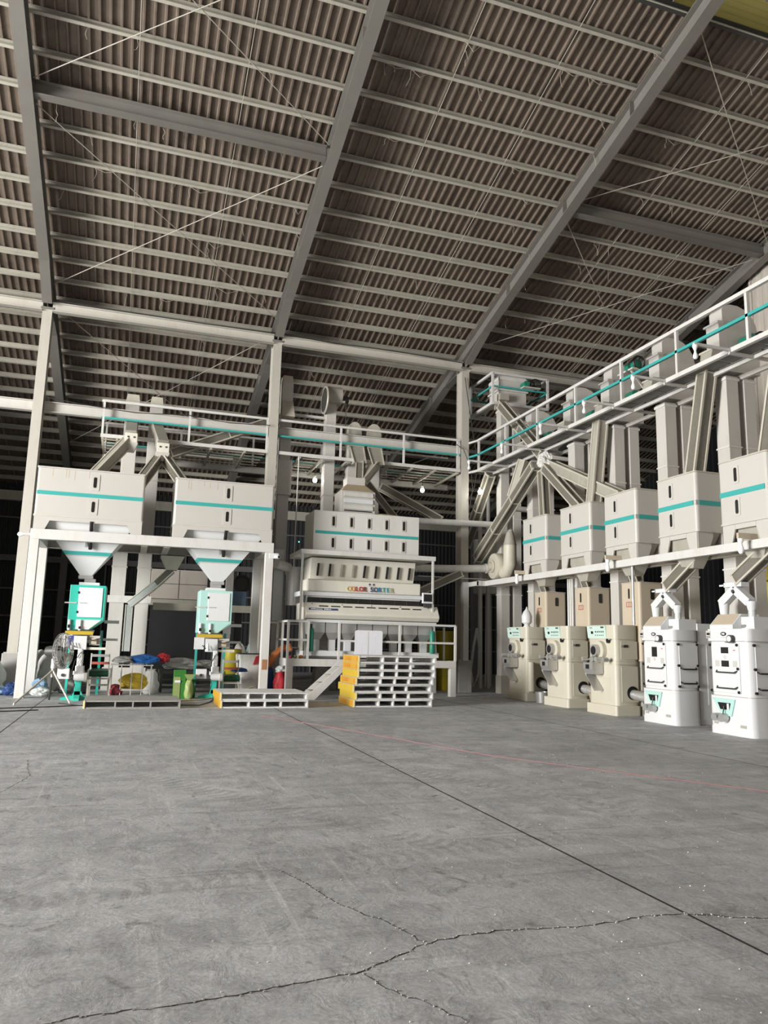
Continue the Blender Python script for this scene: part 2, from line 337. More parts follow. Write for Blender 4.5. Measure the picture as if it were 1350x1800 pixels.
# ================================================================== SETTING
BX = [-9.5, -2.9, 3.72, 10.1, 16.6, 23.0]; YC = 22.5; SL = 0.27; YR = 11.3; YW = 36.0
def zr(y): return 10.9+SL*(YC-y)              # underside of the rafters
floor = struct(MB().box(-22.3, 23.2, -13.2, 36.2, -0.30, -0.06).build('floor', 'joint'))
JX = [-22.2, -11.5, -6.68, -1.76, 3.16, 8.06, 12.98, 23.1]; JY = [-13.1, 36.1]
for i in range(len(JX)-1):
    if i: MB().box(JX[i]-0.010, JX[i]+0.010, JY[0], JY[1], -0.05, 0.0006).build('joint_filler', 'crack', floor)
    MB().box(JX[i]+0.008, JX[i+1]-0.008, JY[0], JY[1], -0.06, 0.0).build('concrete_slab', 'floor', floor)
def crack(pts, w, seed, sub=9):
    rnd = random.Random(seed); P = []
    for a, b in zip(pts[:-1], pts[1:]):
        a, b = V((*a, 0)), V((*b, 0)); n = max(3, int((b-a).length/0.045))
        for i in range(n): P.append(a.lerp(b, i/n)+V((rnd.uniform(-1, 1)*0.012, rnd.uniform(-1, 1)*0.012, 0)))
    P.append(V((*pts[-1], 0))); mb = MB(); L_, R_ = [], []
    for i, p in enumerate(P):
        t = (P[min(i+1, len(P)-1)]-P[max(i-1, 0)]).normalized(); n = V((-t.y, t.x, 0)); ww = w*rnd.uniform(0.35, 1.3)*(0.4 if i in (0, len(P)-1) else 1)
        L_.append(p+n*ww+V((0, 0, 0.0012))); R_.append(p-n*ww+V((0, 0, 0.0012)))
    n = len(P); mb.add(L_+R_, [(i, i+1, n+i+1, n+i) for i in range(n-1)]).build('floor_crack', 'crack', floor)
    cm = MB()
    for p in P:
        for k in range(2):
            if rnd.random() < 0.9:
                q = p+V((rnd.uniform(-1, 1)*w*3, rnd.uniform(-1, 1)*w*3, 0)); s_ = rnd.uniform(0.0015, 0.005)
                cm.box(q.x-s_, q.x+s_, q.y-s_, q.y+s_, 0, s_)
    cm.build('crumbled_edge', 'crumb', floor, kind='stuff')
crack([(-0.24, 3.50), (-0.05, 3.54), (0.23, 3.53), (0.51, 3.56), (0.8, 3.6), (1.11, 3.64), (1.3, 3.74), (1.53, 3.88), (1.75, 3.93), (1.96, 3.95), (2.52, 3.89), (2.9, 3.95), (3.15, 3.92)], 0.0045, 1)
crack([(1.54, 3.9), (1.46, 4.18), (1.3, 4.5), (1.22, 4.7), (1.15, 5.02), (1.05, 5.29)], 0.0032, 2)
crack([(1.14, 3.62), (1.18, 3.5), (1.22, 3.38), (1.30, 3.3), (1.41, 3.09)], 0.0026, 3)
crack([(3.17, 3.92), (3.5, 3.75), (4.0, 3.7)], 0.005, 4)
crack([(-1.2, 7.6), (-0.9, 9.2), (-1.05, 10.4)], 0.0025, 6)
crack([(5.6, 8.3), (5.5, 9.2), (5.8, 9.9)], 0.003, 7)
crack([(6.6, 11.2), (7.4, 11.6), (8.0, 12.6)], 0.004, 8)
tag(MB().tube([(2.6, 15.5, 0.006), (3.71, 12.83, 0.006), (4.3, 11.15, 0.006), (4.84, 9.74, 0.006), (5.75, 8.3, 0.006), (6.68, 6.89, 0.006), (7.6, 5.6, 0.006)], 0.0065, 6).build('floor_rope', 'hose_red'),
    'thin faded red rope lying across the concrete floor', 'rope')
rnd = random.Random(11); gm = MB()
for i in range(320):
    y = 2.6+rnd.random()**1.6*15; x = rnd.uniform(-0.3, 0.75)*y+0.8; s_ = rnd.uniform(0.0015, 0.004)
    gm.box(x-s_, x+s_, y-s_, y+s_, 0.0, s_)
tag(gm.build('spilled_grain', 'porcelain', kind='stuff'), 'pale spilled rice grains scattered over the concrete floor', 'grain')

# ---- roof: corrugated sheet with real ribs, rafters, purlins, struts, rods
PB = 0.45                                     # rafter depth, purlins stand on top of it
def sheet_z(y): return zr(y)+PB+0.2
def corrugated_roof(x0, x1, y0, y1):
    pitch = 0.21; v = []; f = []; n = int((x1-x0)/pitch); prof = [(0, 0.06), (0.12, 0.06), (0.14, 0), (0.175, 0), (0.195, 0.06)]
    xs = [(x0+i*pitch+a, b) for i in range(n) for a, b in prof]
    for y in (y0, y1):
        for x, h in xs: v.append((x, y, sheet_z(y)+h))
    m = len(xs); f = [(i, i+1, m+i+1, m+i) for i in range(m-1)]
    return v, f
mb = MB(); v, f = corrugated_roof(-22.0, 23.0, YR, YW+0.3); mb.add(v, f)
ceiling = struct(mb.build('ceiling', 'roof_sheet'))
# the other slope, behind and above the photographer
mb = MB(); mb.add([(-22, -14.4, sheet_z(36)+0.1), (23, -14.4, sheet_z(36)+0.1), (23, YR-1.0, sheet_z(YR)), (-22, YR-1.0, sheet_z(YR))], [(0, 1, 2, 3)]).build('front_slope', 'roof_sheet', ceiling)
I_SEC = lambda w, h, tf=0.02, tw=0.014: [(-w/2, 0), (w/2, 0), (w/2, tf), (tw/2, tf), (tw/2, h-tf), (w/2, h-tf), (w/2, h), (-w/2, h), (-w/2, h-tf), (-tw/2, h-tf), (-tw/2, tf), (-w/2, tf)]
for x in BX[1:5]:
    r = MB().sect(I_SEC(0.27, PB), (x, YR-1.4, zr(YR-1.4)), (x, YW, zr(YW))).build('rafter', 'rafter', ceiling)
    hm = MB()   # deeper haunch over the column
    hm.prism([(YC-1.6, zr(YC-1.6)+0.02), (YC-0.2, zr(YC-0.2)-0.22), (YC+0.3, zr(YC+0.3)-0.22), (YC+1.6, zr(YC+1.6)+0.02)], 'x', x-0.007, x+0.007)
    hm.bar((x, YC-1.6, zr(YC-1.6)), (x, YC-0.2, zr(YC-0.2)-0.23), 0.26, 0.02).bar((x, YC+0.3, zr(YC+0.3)-0.23), (x, YC+1.6, zr(YC+1.6)), 0.26, 0.02)
    hm.build('haunch', 'rafter', r)
    sm = MB()
    for yy in (13.2, 16.1, 19.3, 25.5, 29): 
        for sx in (-1, 1): sm.box(x+sx*0.02-0.0, x+sx*0.125, yy-0.006, yy+0.006, zr(yy)+0.03, zr(yy)+PB-0.02) if sx > 0 else sm.box(x-0.125, x-0.02, yy-0.006, yy+0.006, zr(yy)+0.03, zr(yy)+PB-0.02)
    sm.build('stiffener', 'rafter', r)
C_SEC = [(-0.035, 0), (0.04, 0), (0.04, 0.035), (0.032, 0.035), (0.032, 0.012), (-0.023, 0.012), (-0.023, 0.188), (0.032, 0.188), (0.032, 0.165), (0.04, 0.165), (0.04, 0.2), (-0.035, 0.2)]
C_SEC = [(a*0.95, b*0.82+0.036) for a, b in C_SEC]
pur = {}
py = [21.5-0.855*i for i in range(13)]+[21.5+0.855*i for i in range(1, 17)]
for y in py:
    if y < YR-0.3: continue
    for i in range(5):
        L_ = BX[i+1]-BX[i]
        if i not in pur:
            o = MB().sect(C_SEC, (-L_/2+0.02, 0, 0), (L_/2-0.02, 0, 0), (0, -SL*0, 1)).build('purlin', 'purlin', ceiling); pur[i] = o
        else:
            o = pur[i].copy(); COL.objects.link(o)
        o.location = ((BX[i]+BX[i+1])/2, y, zr(y)+PB); o.rotation_euler = (-math.atan(SL), 0, 0)
for i in (1, 3):
    x0, x1 = BX[i]+0.14, BX[i+1]-0.14
    for y in (16.1,):
        MB().sect(I_SEC(0.22, 0.32), (x0, y, zr(y)+0.08), (x1, y, zr(y)+0.08)).build('roof_strut', 'rafter', ceiling)
    for (ya, yb) in ((16.4, 22.1), (11.2, 15.8), (23.0, 31.0)):
        for (a, b) in ((ya, yb), (yb, ya)):
            MB().cyl((x0, a, zr(a)+0.2), (x1, b, zr(b)+0.2), 0.011, n=6).build('brace_rod', 'rod', ceiling)
for i in range(0, 4):
    for t in (1/3, 2/3):
        x = BX[i]+(BX[i+1]-BX[i])*t
        MB().cyl((x, YR+0.1, zr(YR+0.1)+PB+0.05), (x, YW-0.3, zr(YW-0.3)+PB+0.05), 0.008, n=5).build('sag_rod', 'rod', ceiling)
# dusty cobweb threads hanging from the purlins
rnd = random.Random(5); wm = MB()
for k in range(150):
    y = rnd.choice(py); x = rnd.uniform(-2.6, 13); 
    if y < YR+0.5 or y > 27: continue
    z = zr(y)+PB; n = rnd.randint(3, 6); P = [V((x, y, z))]
    for j in range(n): P.append(P[-1]+V((rnd.uniform(-0.05, 0.05), rnd.uniform(-0.04, 0.04), -rnd.uniform(0.03, 0.12))))
    wm.tube(P, 0.005, 4)
    if rnd.random() < 0.4:
        q = P[0]+V((rnd.uniform(0.2, 0.6), 0, 0)); m_ = (P[0]+q)/2-V((0, 0, rnd.uniform(0.06, 0.2))); wm.tube([P[0], m_, q], 0.005, 4)
wm.build('cobweb', 'cobweb', ceiling, kind='stuff')
# ridge monitor with yellow translucent sheets
zt = sheet_z(YR)
def mon(t): return (YR-0.6+t*2.2, zt+1.02-t*0.3)     # near slope of the monitor roof, over the open ridge
mb = MB(); mb.add([(-22, YR-0.5, zt+1.05), (10.25, YR-0.5, zt+1.05), (10.25, YR+1.6, zt+0.75), (-22, YR+1.6, zt+0.75)], [(0, 1, 2, 3)])
mb.add([(-22, YR-0.6, zt+1.05), (23, YR-0.6, zt+1.05), (23, YR-2.6, zt+0.75), (-22, YR-2.6, zt+0.75)], [(0, 1, 2, 3)]); mb.build('monitor_roof', 'roof_sheet', ceiling)
for k in range(16):
    (ya, za), (yb, zb) = mon(k/16), mon((k+1.02)/16)
    MB().add([(10.25, ya, za), (22.9, ya, za), (22.9, yb, zb), (10.25, yb, zb), (10.25, ya, za+0.012), (22.9, ya, za+0.012), (22.9, yb, zb+0.012), (10.25, yb, zb+0.012)], [(0,3,2,1),(4,5,6,7),(0,1,5,4),(1,2,6,5),(2,3,7,6),(3,0,4,7)]).build('translucent_strip', 'yellow_sheet', ceiling)
for x in (11.35, 12.6, 13.9, 15.2): MB().box(x-0.06, x+0.06, YR-0.95, YR-0.8, zt-0.1, zt+0.8).build('monitor_post', 'rafter', ceiling)
MB().box(-22, 23, YR-0.06, YR+0.02, zt-0.16, zt+0.03).build('ridge_angle', 'dark_steel', ceiling)
MB().box(-22, 10.3, YR-1.05, YR-0.98, zt-0.1, zt+0.8).build('monitor_wall', 'roof_sheet', ceiling)

# ---- eave tie beams between the columns, and the lower pair
for i in range(4):
    tag(MB().sect(I_SEC(0.2, 0.27), (BX[i]+0.13, YC, 10.55), (BX[i+1]-0.13, YC, 10.55)).build('tie_beam', 'column_paint'),
        ['upper steel tie beam left of the leftmost column', 'upper steel tie beam spanning above the two packing bins', 'upper steel tie beam spanning above the colour sorter', 'upper steel tie beam behind the elevator platform at right'][i], 'beam', 'tie beams')
for i in range(3):
    tag(MB().sect(I_SEC(0.2, 0.30), (BX[i]+0.13, YC+0.32, 7.68), (BX[i+1]-0.13, YC+0.32, 7.68)).build('walkway_beam', 'white'),
        ['long white beam left of the leftmost column', 'white beam behind the catwalk railing above the packing bins', 'white beam behind the catwalk railing above the colour sorter'][i], 'beam', 'catwalk level beams')
# ---- columns
lab = {1: 'leftmost pale steel column rising behind the left packing bin', 2: 'middle pale steel column rising behind the right packing bin', 3: 'pale steel column on a concrete pedestal right of the colour sorter', 4: 'far right steel column in the dark by the gable wall'}
for i in (1, 2, 3, 4):
    x = BX[i]; t = thing('steel_column', lab[i], 'column', (x, YC+0.25, 0), 'hall columns')
    H_ = [(x-0.13, YC), (x+0.13, YC), (x+0.13, YC+0.03), (x+0.085, YC+0.03), (x+0.085, YC+0.42), (x+0.13, YC+0.42), (x+0.13, YC+0.45), (x-0.13, YC+0.45), (x-0.13, YC+0.42), (x-0.085, YC+0.42), (x-0.085, YC+0.03), (x-0.13, YC+0.03)]
    MB().prism(H_, 'z', 0.98, 10.66).build('shaft', 'column_paint', t)
    MB().rbox(x-0.23, x+0.23, YC-0.1, YC+0.55, 0, 0.97, 0.02, 1).build('pedestal', 'concrete', t)
    MB().box(x-0.2, x+0.2, YC-0.05, YC+0.5, 0.97, 1.0).build('base_plate', 'column_paint', t)
    MB().box(x-0.17, x+0.17, YC-0.03, YC+0.48, 10.62, 10.68).build('cap_plate', 'rafter', t)
# ---- walls
def ribbed_wall(axis, c, a0, a1, z0, z1, pitch, depth, m, name, parent=None):
    n = int((a1-a0)/pitch); pts = []
    for i in range(n):
        a = a0+i*pitch; pts += [(a, 0), (a+pitch*0.45, 0), (a+pitch*0.58, depth), (a+pitch*0.85, depth)]
    pts.append((a1, 0)); mk = (lambda a, d, z: (a, c-d, z)) if axis == 'x' else (lambda a, d, z: (c-d, a, z))
    v = [mk(a, d, z) for z in (z0, z1) for a, d in pts]; m_ = len(pts)
    return MB().add(v, [(i, i+1, m_+i+1, m_+i) for i in range(m_-1)]).build(name, m, parent)
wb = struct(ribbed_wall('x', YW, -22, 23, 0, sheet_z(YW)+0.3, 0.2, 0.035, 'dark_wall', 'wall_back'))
for z in (7.15, ): MB().box(-22, 23, YW-0.3, YW-0.05, z, z+0.42).build('eave_girt', 'purlin', wb)
for z in (1.1, 2.2, 3.35, 6.4): MB().box(-22, 23, YW-0.12, YW-0.04, z, z+0.06).build('girt', 'dark_girt', wb)
MB().box(-22, 23, YW-0.25, YW-0.04, 4.55, 4.8).build('middle_girt', 'dark_girt', wb)
for x in (-7.8, -6.2, -4.7, -3.0, -1.2, 0.5, 2.2, 4.6, 6.4, 8.2, 11.6, 13.2): MB().box(x-0.03, x+0.03, YW-0.14, YW-0.04, 0, 7.2).build('wall_stud', 'dark_girt', wb)
for x in BX[1:5]: MB().box(x-0.14, x+0.14, YW-0.5, YW-0.05, 0, zr(YW)).build('wall_post', 'dark_girt', wb)
wr = struct(ribbed_wall('y', 16.95, -13.1, 17.0, 0, 15.2, 0.3, 0.02, 'tan_wall', 'wall_right'))
MB().box(16.9, 17.0, 16.96, 17.04, 0, 13.3).build('corner_trim', 'tan_wall', wr)
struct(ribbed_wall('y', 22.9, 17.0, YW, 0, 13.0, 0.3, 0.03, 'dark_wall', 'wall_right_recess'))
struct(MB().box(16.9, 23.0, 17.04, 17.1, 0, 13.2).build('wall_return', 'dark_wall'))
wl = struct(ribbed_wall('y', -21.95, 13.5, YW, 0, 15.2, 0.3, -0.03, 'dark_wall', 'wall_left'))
MB().box(-22.0, -21.9, -13.1, 13.5, 8.8, 15.2).build('gate_header', 'dark_wall', wl)
MB().box(-22.0, -21.9, -13.1, 0.6, 0, 8.8).build('gate_jamb', 'dark_wall', wl)
wf = struct(MB().box(-22, 23, -13.2, -13.1, 6.4, 8.6).build('wall_front', 'dark_wall'))
MB().box(-22, -5, -13.2, -13.1, 0, 6.4).build('gate_jamb', 'dark_wall', wf); MB().box(13, 23, -13.2, -13.1, 0, 6.4).build('gate_jamb', 'dark_wall', wf)
struct(MB().box(-9.6, -9.5, 21.5, YW, 0, 11.8).build('wall_light_block', 'dark_wall'))  # unseen wall added to keep the left gate's light off the back area
# ================================================================== PACKING BINS AND THEIR STAND
t = thing('bin_stand', 'white welded steel stand carrying the two packing bins', 'stand', (0.5, 21, 0))
for x in (-2.45, 3.26):
    MB().box(x, x+0.21, 20.0, 20.2, 0, 3.76).build('post', 'frame_white', t, bevel=0.008)
    MB().box(x, x+0.21, 22.0, 22.2, 0, 3.76).build('post', 'frame_white', t, bevel=0.008)
    MB().box(x, x+0.21, 20.2, 22.0, 3.76, 4.01).build('side_beam', 'frame_white', t)
MB().box(-2.45, 3.47, 20.0, 20.2, 3.76, 4.01).build('front_beam', 'frame_white', t, bevel=0.008)
MB().sect(I_SEC(0.18, 0.24), (-2.45, 22.1, 3.76), (3.47, 22.1, 3.76)).build('rear_beam', 'galv', t)
for x in (0.2, 0.75): MB().sect(I_SEC(0.16, 0.22), (x, 20.2, 3.74), (x, 22.0, 3.74)).build('cross_beam', 'galv', t)
# rust patch on the near side of the right post
rp = [o for o in t.children if o.name.startswith('post')]
MB().box(3.30, 3.43, 19.994, 20.0, 0.72, 0.98).build('rust_patch', 'rust', rp[2])

def slot(mb_f, mb_s, axis, c, a, z0, z1, w=0.075, plate=0.07):
    """sight window: raised plate (mb_f) and dark stadium slot (mb_s) on a face at coordinate c"""
    pl = rrect(a-w/2-plate, a+w/2+plate, z0-plate, z1+plate, 0.02, 2); st = rrect(a-w/2, a+w/2, z0, z1, w/2-0.002, 4)
    if axis == 'y': mb_f.prism(pl, 'y', c-0.012, c+0.004); mb_s.prism(st, 'y', c-0.018, c)
    else: mb_f.prism(pl, 'x', c-0.012, c+0.004); mb_s.prism(st, 'x', c-0.018, c)

def packing_bin(x0, x1, label):
    y0, y1 = 20.05, 21.75; xc = (x0+x1)/2; yc = (y0+y1)/2
    t = thing('packing_bin', label, 'bin', (xc, yc, 4.01), 'packing bins')
    b = MB().rbox(x0, x1, y0, y1, 4.36, 5.54, 0.05).build('shell', 'bin_white', t, bevel=0.01)
    MB().rbox(x0-0.02, x1+0.02, y0-0.015, y1+0.02, 5.54, 5.57, 0.05).build('rim', 'white', t)
    MB().box(x0+0.02, x1-0.02, y0-0.008, y0+0.01, 4.87, 4.965).build('stripe', 'teal', t)
    MB().rbox(x0-0.015, x1+0.015, y0-0.012, y1+0.015, 4.335, 4.375, 0.05).build('lower_rim', 'white', t)
    xs = x0+1.33*(x1-x0)/2.53
    for z in (5.12, 4.5):
        f_, s_ = MB(), MB(); slot(f_, s_, 'y', y0, xs, z, z+0.27)
        o = f_.build('sight_frame', 'white', t); s_.build('sight_glass', 'slot_dark', o)
    # skirt with gusset feet
    for sx in (0, 1):
        for yy in (y0, y1-0.02):
            a = x0+0.01 if sx == 0 else x1-0.01; d = 1 if sx == 0 else -1
            MB().prism([(a, 4.01), (a+d*0.26, 4.01), (a+d*0.36, 4.24), (a+d*0.36, 4.345), (a, 4.345)], 'y', yy, yy+0.02).build('foot', 'bin_white', t)
    for yy in (y0, y1-0.02): MB().box(x0+0.37, x1-0.37, yy, yy+0.02, 4.23, 4.345).build('skirt', 'bin_white', t)
    for xx in (x0+0.005, x1-0.025): MB().box(xx, xx+0.02, y0+0.02, y1-0.02, 4.01, 4.345).build('skirt', 'bin_white', t)
    h = MB().frus((xc-0.14, xc+0.14, yc-0.14, yc+0.14), 2.98, (x0+0.1, x1-0.1, y0+0.06, y1-0.06), 4.34).build('hopper', 'cool_white', t)
    def atz(z, off=0.004):
        k = (z-2.98)/1.36; hw = 0.14+k*((x1-x0)/2-0.1-0.14); hy = 0.14+k*((y1-y0)/2-0.06-0.14); return hw+off, hy+off
    for z0, z1, m, nm in ((3.47, 3.56, 'teal', 'hopper_stripe'), (3.44, 3.47, 'white', 'hopper_flange')):
        a, b_ = atz(z0, 0.008), atz(z1, 0.008)
        MB().frus((xc-a[0], xc+a[0], yc-a[1], yc+a[1]), z0, (xc-b_[0], xc+b_[0], yc-b_[1], yc+b_[1]), z1).build(nm, m, t)
    for z0 in (3.62, 4.05):
        a = atz(z0+0.12); MB().cyl((xs, yc-a[1]-0.01, z0), (xs, yc-a[1]-0.14, z0+0.22), 0.045).build('hopper_sight', 'slot_dark', h)
    a = atz(3.8); MB().box(xs-0.12, xs-0.07, yc-a[1]-0.06, yc-a[1]+0.02, 3.66, 3.95).build('vibrator_bracket', 'steel', h)
    MB().box(xc-0.17, xc+0.17, yc-0.17, yc+0.17, 2.9, 2.98).build('outlet_flange', 'steel', t)
    # dust stains streaking down from the rim
    rnd = random.Random(int(xc*10)); sm = MB()
    for k in range(5):
        x = x0+rnd.uniform(0.05, 0.5)*(x1-x0); L_ = rnd.uniform(0.08, 0.3); sm.box(x, x+0.012, y0-0.0015, y0+0.001, 5.53-L_, 5.53)
    sm.build('rim_stain', 'dusty_top', b)
    return t
packing_bin(-2.42, 0.11, 'left packing bin with teal stripe over the teal bagging scale')
packing_bin(0.86, 3.42, 'right packing bin with teal stripe beside the middle column')

def bagging_scale(xc, main, panel, lower, label):
    y0, y1 = 20.45, 21.3; t = thing('bagging_scale', label, 'scale', (xc, 20.9, 0), 'bagging scales')
    x0, x1 = xc-0.42, xc+0.42
    MB().box(xc-0.24, xc+0.24, 20.62, 21.18, 2.72, 2.80).build('top_cap', 'cool_white', t)
    MB().box(xc-0.13, xc+0.13, 20.77, 21.03, 2.80, 2.9).build('inlet_neck', 'steel', t)
    MB().prism([(x0, 1.62), (x0+0.52, 1.62), (x1, 1.86), (x1, 2.72), (x0, 2.72)], 'y', y0, y1).build('housing', main, t, bevel=0.012)
    d = MB().box(x0+0.21, x1-0.07, y0-0.02, y0, 1.93, 2.66).build('door', panel, t, bevel=0.006)
    for z in (2.02, 2.5): MB().box(x0+0.19, x0+0.225, y0-0.032, y0-0.012, z, z+0.06).build('hinge', 'black', d)
    MB().box(x0+0.24, x0+0.4, y0-0.04, y0-0.025, 2.27, 2.285).build('door_handle', 'steel', d)
    MB().prism([(x0+0.2, 1.63), (x0+0.5, 1.63), (x1-0.05, 1.87), (x0+0.2, 1.87)], 'y', y0-0.014, y0).build('lower_panel', lower, t)
    MB().box(x0-0.1, x0+0.18, y0-0.02, y0-0.005, 2.26, 2.29).build('side_bracket', 'white', t)
    for dx in (0.05, 0.3): MB().cyl((x0+dx, y0-0.03, 1.6), (x0+dx, y0-0.03, 1.86), 0.035, n=10).build('air_cylinder', 'cool_white', t); 
    MB().box(x0+0.02, x0+0.08, y0-0.07, y0-0.01, 1.66, 1.74).build('valve', 'black', t); MB().box(x0+0.27, x0+0.33, y0-0.07, y0-0.01, 1.64, 1.7).build('valve', 'black', t)
    MB().box(x0-0.02, x0+0.62, y0-0.1, y0-0.02, 1.50, 1.585).build('clamp_bar', 'yellow', t)
    MB().frus((xc-0.2, xc+0.12, 20.7, 21.0), 1.3, (xc-0.38, xc+0.2, 20.6, 21.15), 1.62).build('discharge_spout', 'steel', t)
    MB().box(x0-0.08, x0+0.16, y0-0.12, y0-0.02, 1.2, 1.5).build('control_panel', 'cool_white' if main == 'mint' else 'white', t)
    MB().box(x0+0.2, x0+0.5, y0-0.2, y0-0.05, 1.14, 1.47).build('control_box', 'cool_white', t, bevel=0.008)
    MB().box(x0+0.55, x0+0.8, y0-0.1, y0+0.1, 1.25, 1.48).build('gear_box', 'white', t)
    MB().box(x0+0.6, x0+0.72, y0-0.16, y0-0.1, 1.28, 1.42).build('relay', 'tan_box', t)
    MB().box(x0+0.5, x1+0.1, y0-0.14, y0-0.06, 1.14, 1.2).build('clamp_arm', 'cream', t)
    MB().tube([(x0+0.48, y0-0.16, 1.42), (x0+0.62, y0-0.2, 1.36), (x0+0.8, y0-0.18, 1.42), (x0+0.82, y0-0.12, 1.6)], 0.012, 6).build('cable', 'wire', t)
    MB().tube([(x0+0.12, y0-0.13, 1.3), (x0+0.2, y0-0.24, 1.22), (x0+0.3, y0-0.25, 1.18), (x0+0.26, y0-0.24, 1.3)], 0.01, 6).build('cable', 'wire', t)
    for x in (x0+0.02, x1-0.08):
        MB().box(x, x+0.06, y1-0.08, y1, 0, 1.62).build('leg', main if main != 'mint' else 'teal', t)
    MB().box(x1, x1+0.36, 21.1, 21.2, 1.80, 1.88).build('rear_rail', 'cool_white', t); MB().box(x1, x1+0.36, 21.1, 21.2, 1.36, 1.42).build('rear_rail', 'cool_white', t)
    return t
bagging_scale(-1.05, 'teal_bright', 'paper', 'cool_white', 'teal bagging scale with white door under the left packing bin')
bagging_scale(2.1, 'mint', 'cool_white', 'mint', 'pale mint bagging scale under the right packing bin')
tag(MB().box(-1.40, -1.18, 20.27, 20.31, 1.22, 1.47).build('blue_container', 'royal'), 'small royal blue box fixed to the left bagging scale', 'box')

def sewing_stand(x, y, label, s=1.0, mint='teal_bright'):
    t = thing('bag_sewing_stand', label, 'sewing machine', (x, y, 0), 'bag sewing stands')
    MB().prism([(y-0.28, 0), (y+0.28, 0), (y+0.28, 0.05), (y+0.1, 0.12), (y-0.1, 0.12), (y-0.28, 0.05)], 'x', x-0.06, x+0.06).build('foot', mint, t)
    MB().prism([(x-0.36, 0), (x+0.30, 0), (x+0.30, 0.05), (x+0.12, 0.11), (x+0.08, 0.2), (x-0.07, 0.2), (x-0.11, 0.11), (x-0.36, 0.05)], 'y', y-0.06, y+0.06).build('foot', mint, t)
    MB().box(x-0.075, x+0.075, y-0.06, y+0.06, 0.1, 0.62).build('column', mint, t, bevel=0.01)
    MB().box(x-0.05, x+0.05, y+0.06, y+0.14, 0.3, 1.15).build('rear_column', mint, t)
    MB().rbox(x-0.13, x+0.12, y-0.12, y+0.1, 0.58, 0.66, 0.03).build('table_plate', 'steel', t)
    MB().cyl((x-0.1, y-0.1, 0.52), (x+0.12, y-0.1, 0.52), 0.09).build('motor', 'cool_white', t, smooth=True)
    MB().cyl((x+0.12, y-0.1, 0.52), (x+0.19, y-0.1, 0.52), 0.11).build('hand_wheel', 'white', t, smooth=True)
    MB().rbox(x-0.09, x+0.11, y-0.1, y+0.08, 0.66, 0.78, 0.03).build('machine_bed', 'steel', t)
    MB().rbox(x-0.07, x+0.07, y-0.08, y+0.06, 0.78, 1.05, 0.03).build('machine_arm', 'foil', t)
    MB().box(x-0.06, x+0.05, y-0.09, y+0.02, 1.05, 1.18).build('machine_head', 'cool_white', t, bevel=0.02)
    MB().box(x-0.46, x-0.2, y-0.14, y, 0.48, 0.72).build('switch_box', 'cool_white', t, bevel=0.01)
    MB().cyl((x-0.34, y-0.14, 0.57), (x-0.34, y-0.17, 0.57), 0.035).build('switch_knob', 'dark_steel', t)
    MB().cyl((x-0.2, y, 1.16), (x-0.2, y, 1.36), 0.05, 0.02).build('thread_cone', 'cool_white', t)
    MB().tube([(x+0.02, y-0.1, 1.1), (x-0.1, y-0.2, 0.9), (x-0.16, y-0.18, 0.6), (x-0.06, y-0.16, 0.35), (x-0.12, y-0.1, 0.1)], 0.009, 6).build('cable', 'wire', t)
    return t
sewing_stand(-1.05, 19.55, 'teal bag sewing stand with white switch box by the pedestal fan')
sewing_stand(2.12, 20.1, 'teal bag sewing stand near the green packages')

def conveyor(x, y0, y1, z, w, label):
    t = thing('belt_conveyor', label, 'conveyor', (x, (y0+y1)/2, 0), 'bag conveyors')
    MB().box(x-w/2, x+w/2, y0+0.06, y1-0.06, z-0.03, z).build('belt', 'belt_green', t)
    for yy in (y0+0.06, y1-0.06): MB().cyl((x-w/2, yy, z-0.07), (x+w/2, yy, z-0.07), 0.075).build('roller', 'belt_green', t, smooth=True)
    MB().box(x-w/2, x+w/2, y0+0.06, y1-0.06, z-0.14, z-0.11).build('return_belt', 'belt_green', t)
    for sx in (-1, 1):
        MB().box(x+sx*(w/2+0.025)-0.02, x+sx*(w/2+0.025)+0.02, y0, y1, z-0.16, z+0.02).build('side_frame', 'cool_white', t)
        for yy in (y0+0.15, y1-0.2): MB().box(x+sx*(w/2+0.02)-0.02, x+sx*(w/2+0.02)+0.02, yy, yy+0.04, 0, z-0.16).build('leg', 'galv_edge', t)
    MB().box(x-w/2-0.05, x+w/2+0.05, y0-0.02, y0, z-0.2, z-0.16).build('end_bar', 'white', t)
    MB().box(x-w/2, x+w/2, y0+0.17, y0+0.2, z-0.36, z-0.32).build('lower_bar', 'white', t)
    for dz in (0.14, 0.32): MB().box(x-w/2+0.02, x+w/2, y0+0.35, y0+0.38, z+dz, z+dz+0.06).build('guard_rail', 'steel' if dz > 0.2 else 'red_print', t)
    for sx in (-1, 1): MB().box(x+sx*(w/2)-0.015, x+sx*(w/2)+0.015, y0+0.35, y0+0.38, z, z+0.4).build('guard_post', 'white', t)
    return t
conveyor(-0.62, 19.75, 21.15, 0.66, 0.42, 'green belt conveyor below the teal bagging scale')
conveyor(2.58, 20.2, 21.15, 0.55, 0.40, 'green belt conveyor below the mint bagging scale')

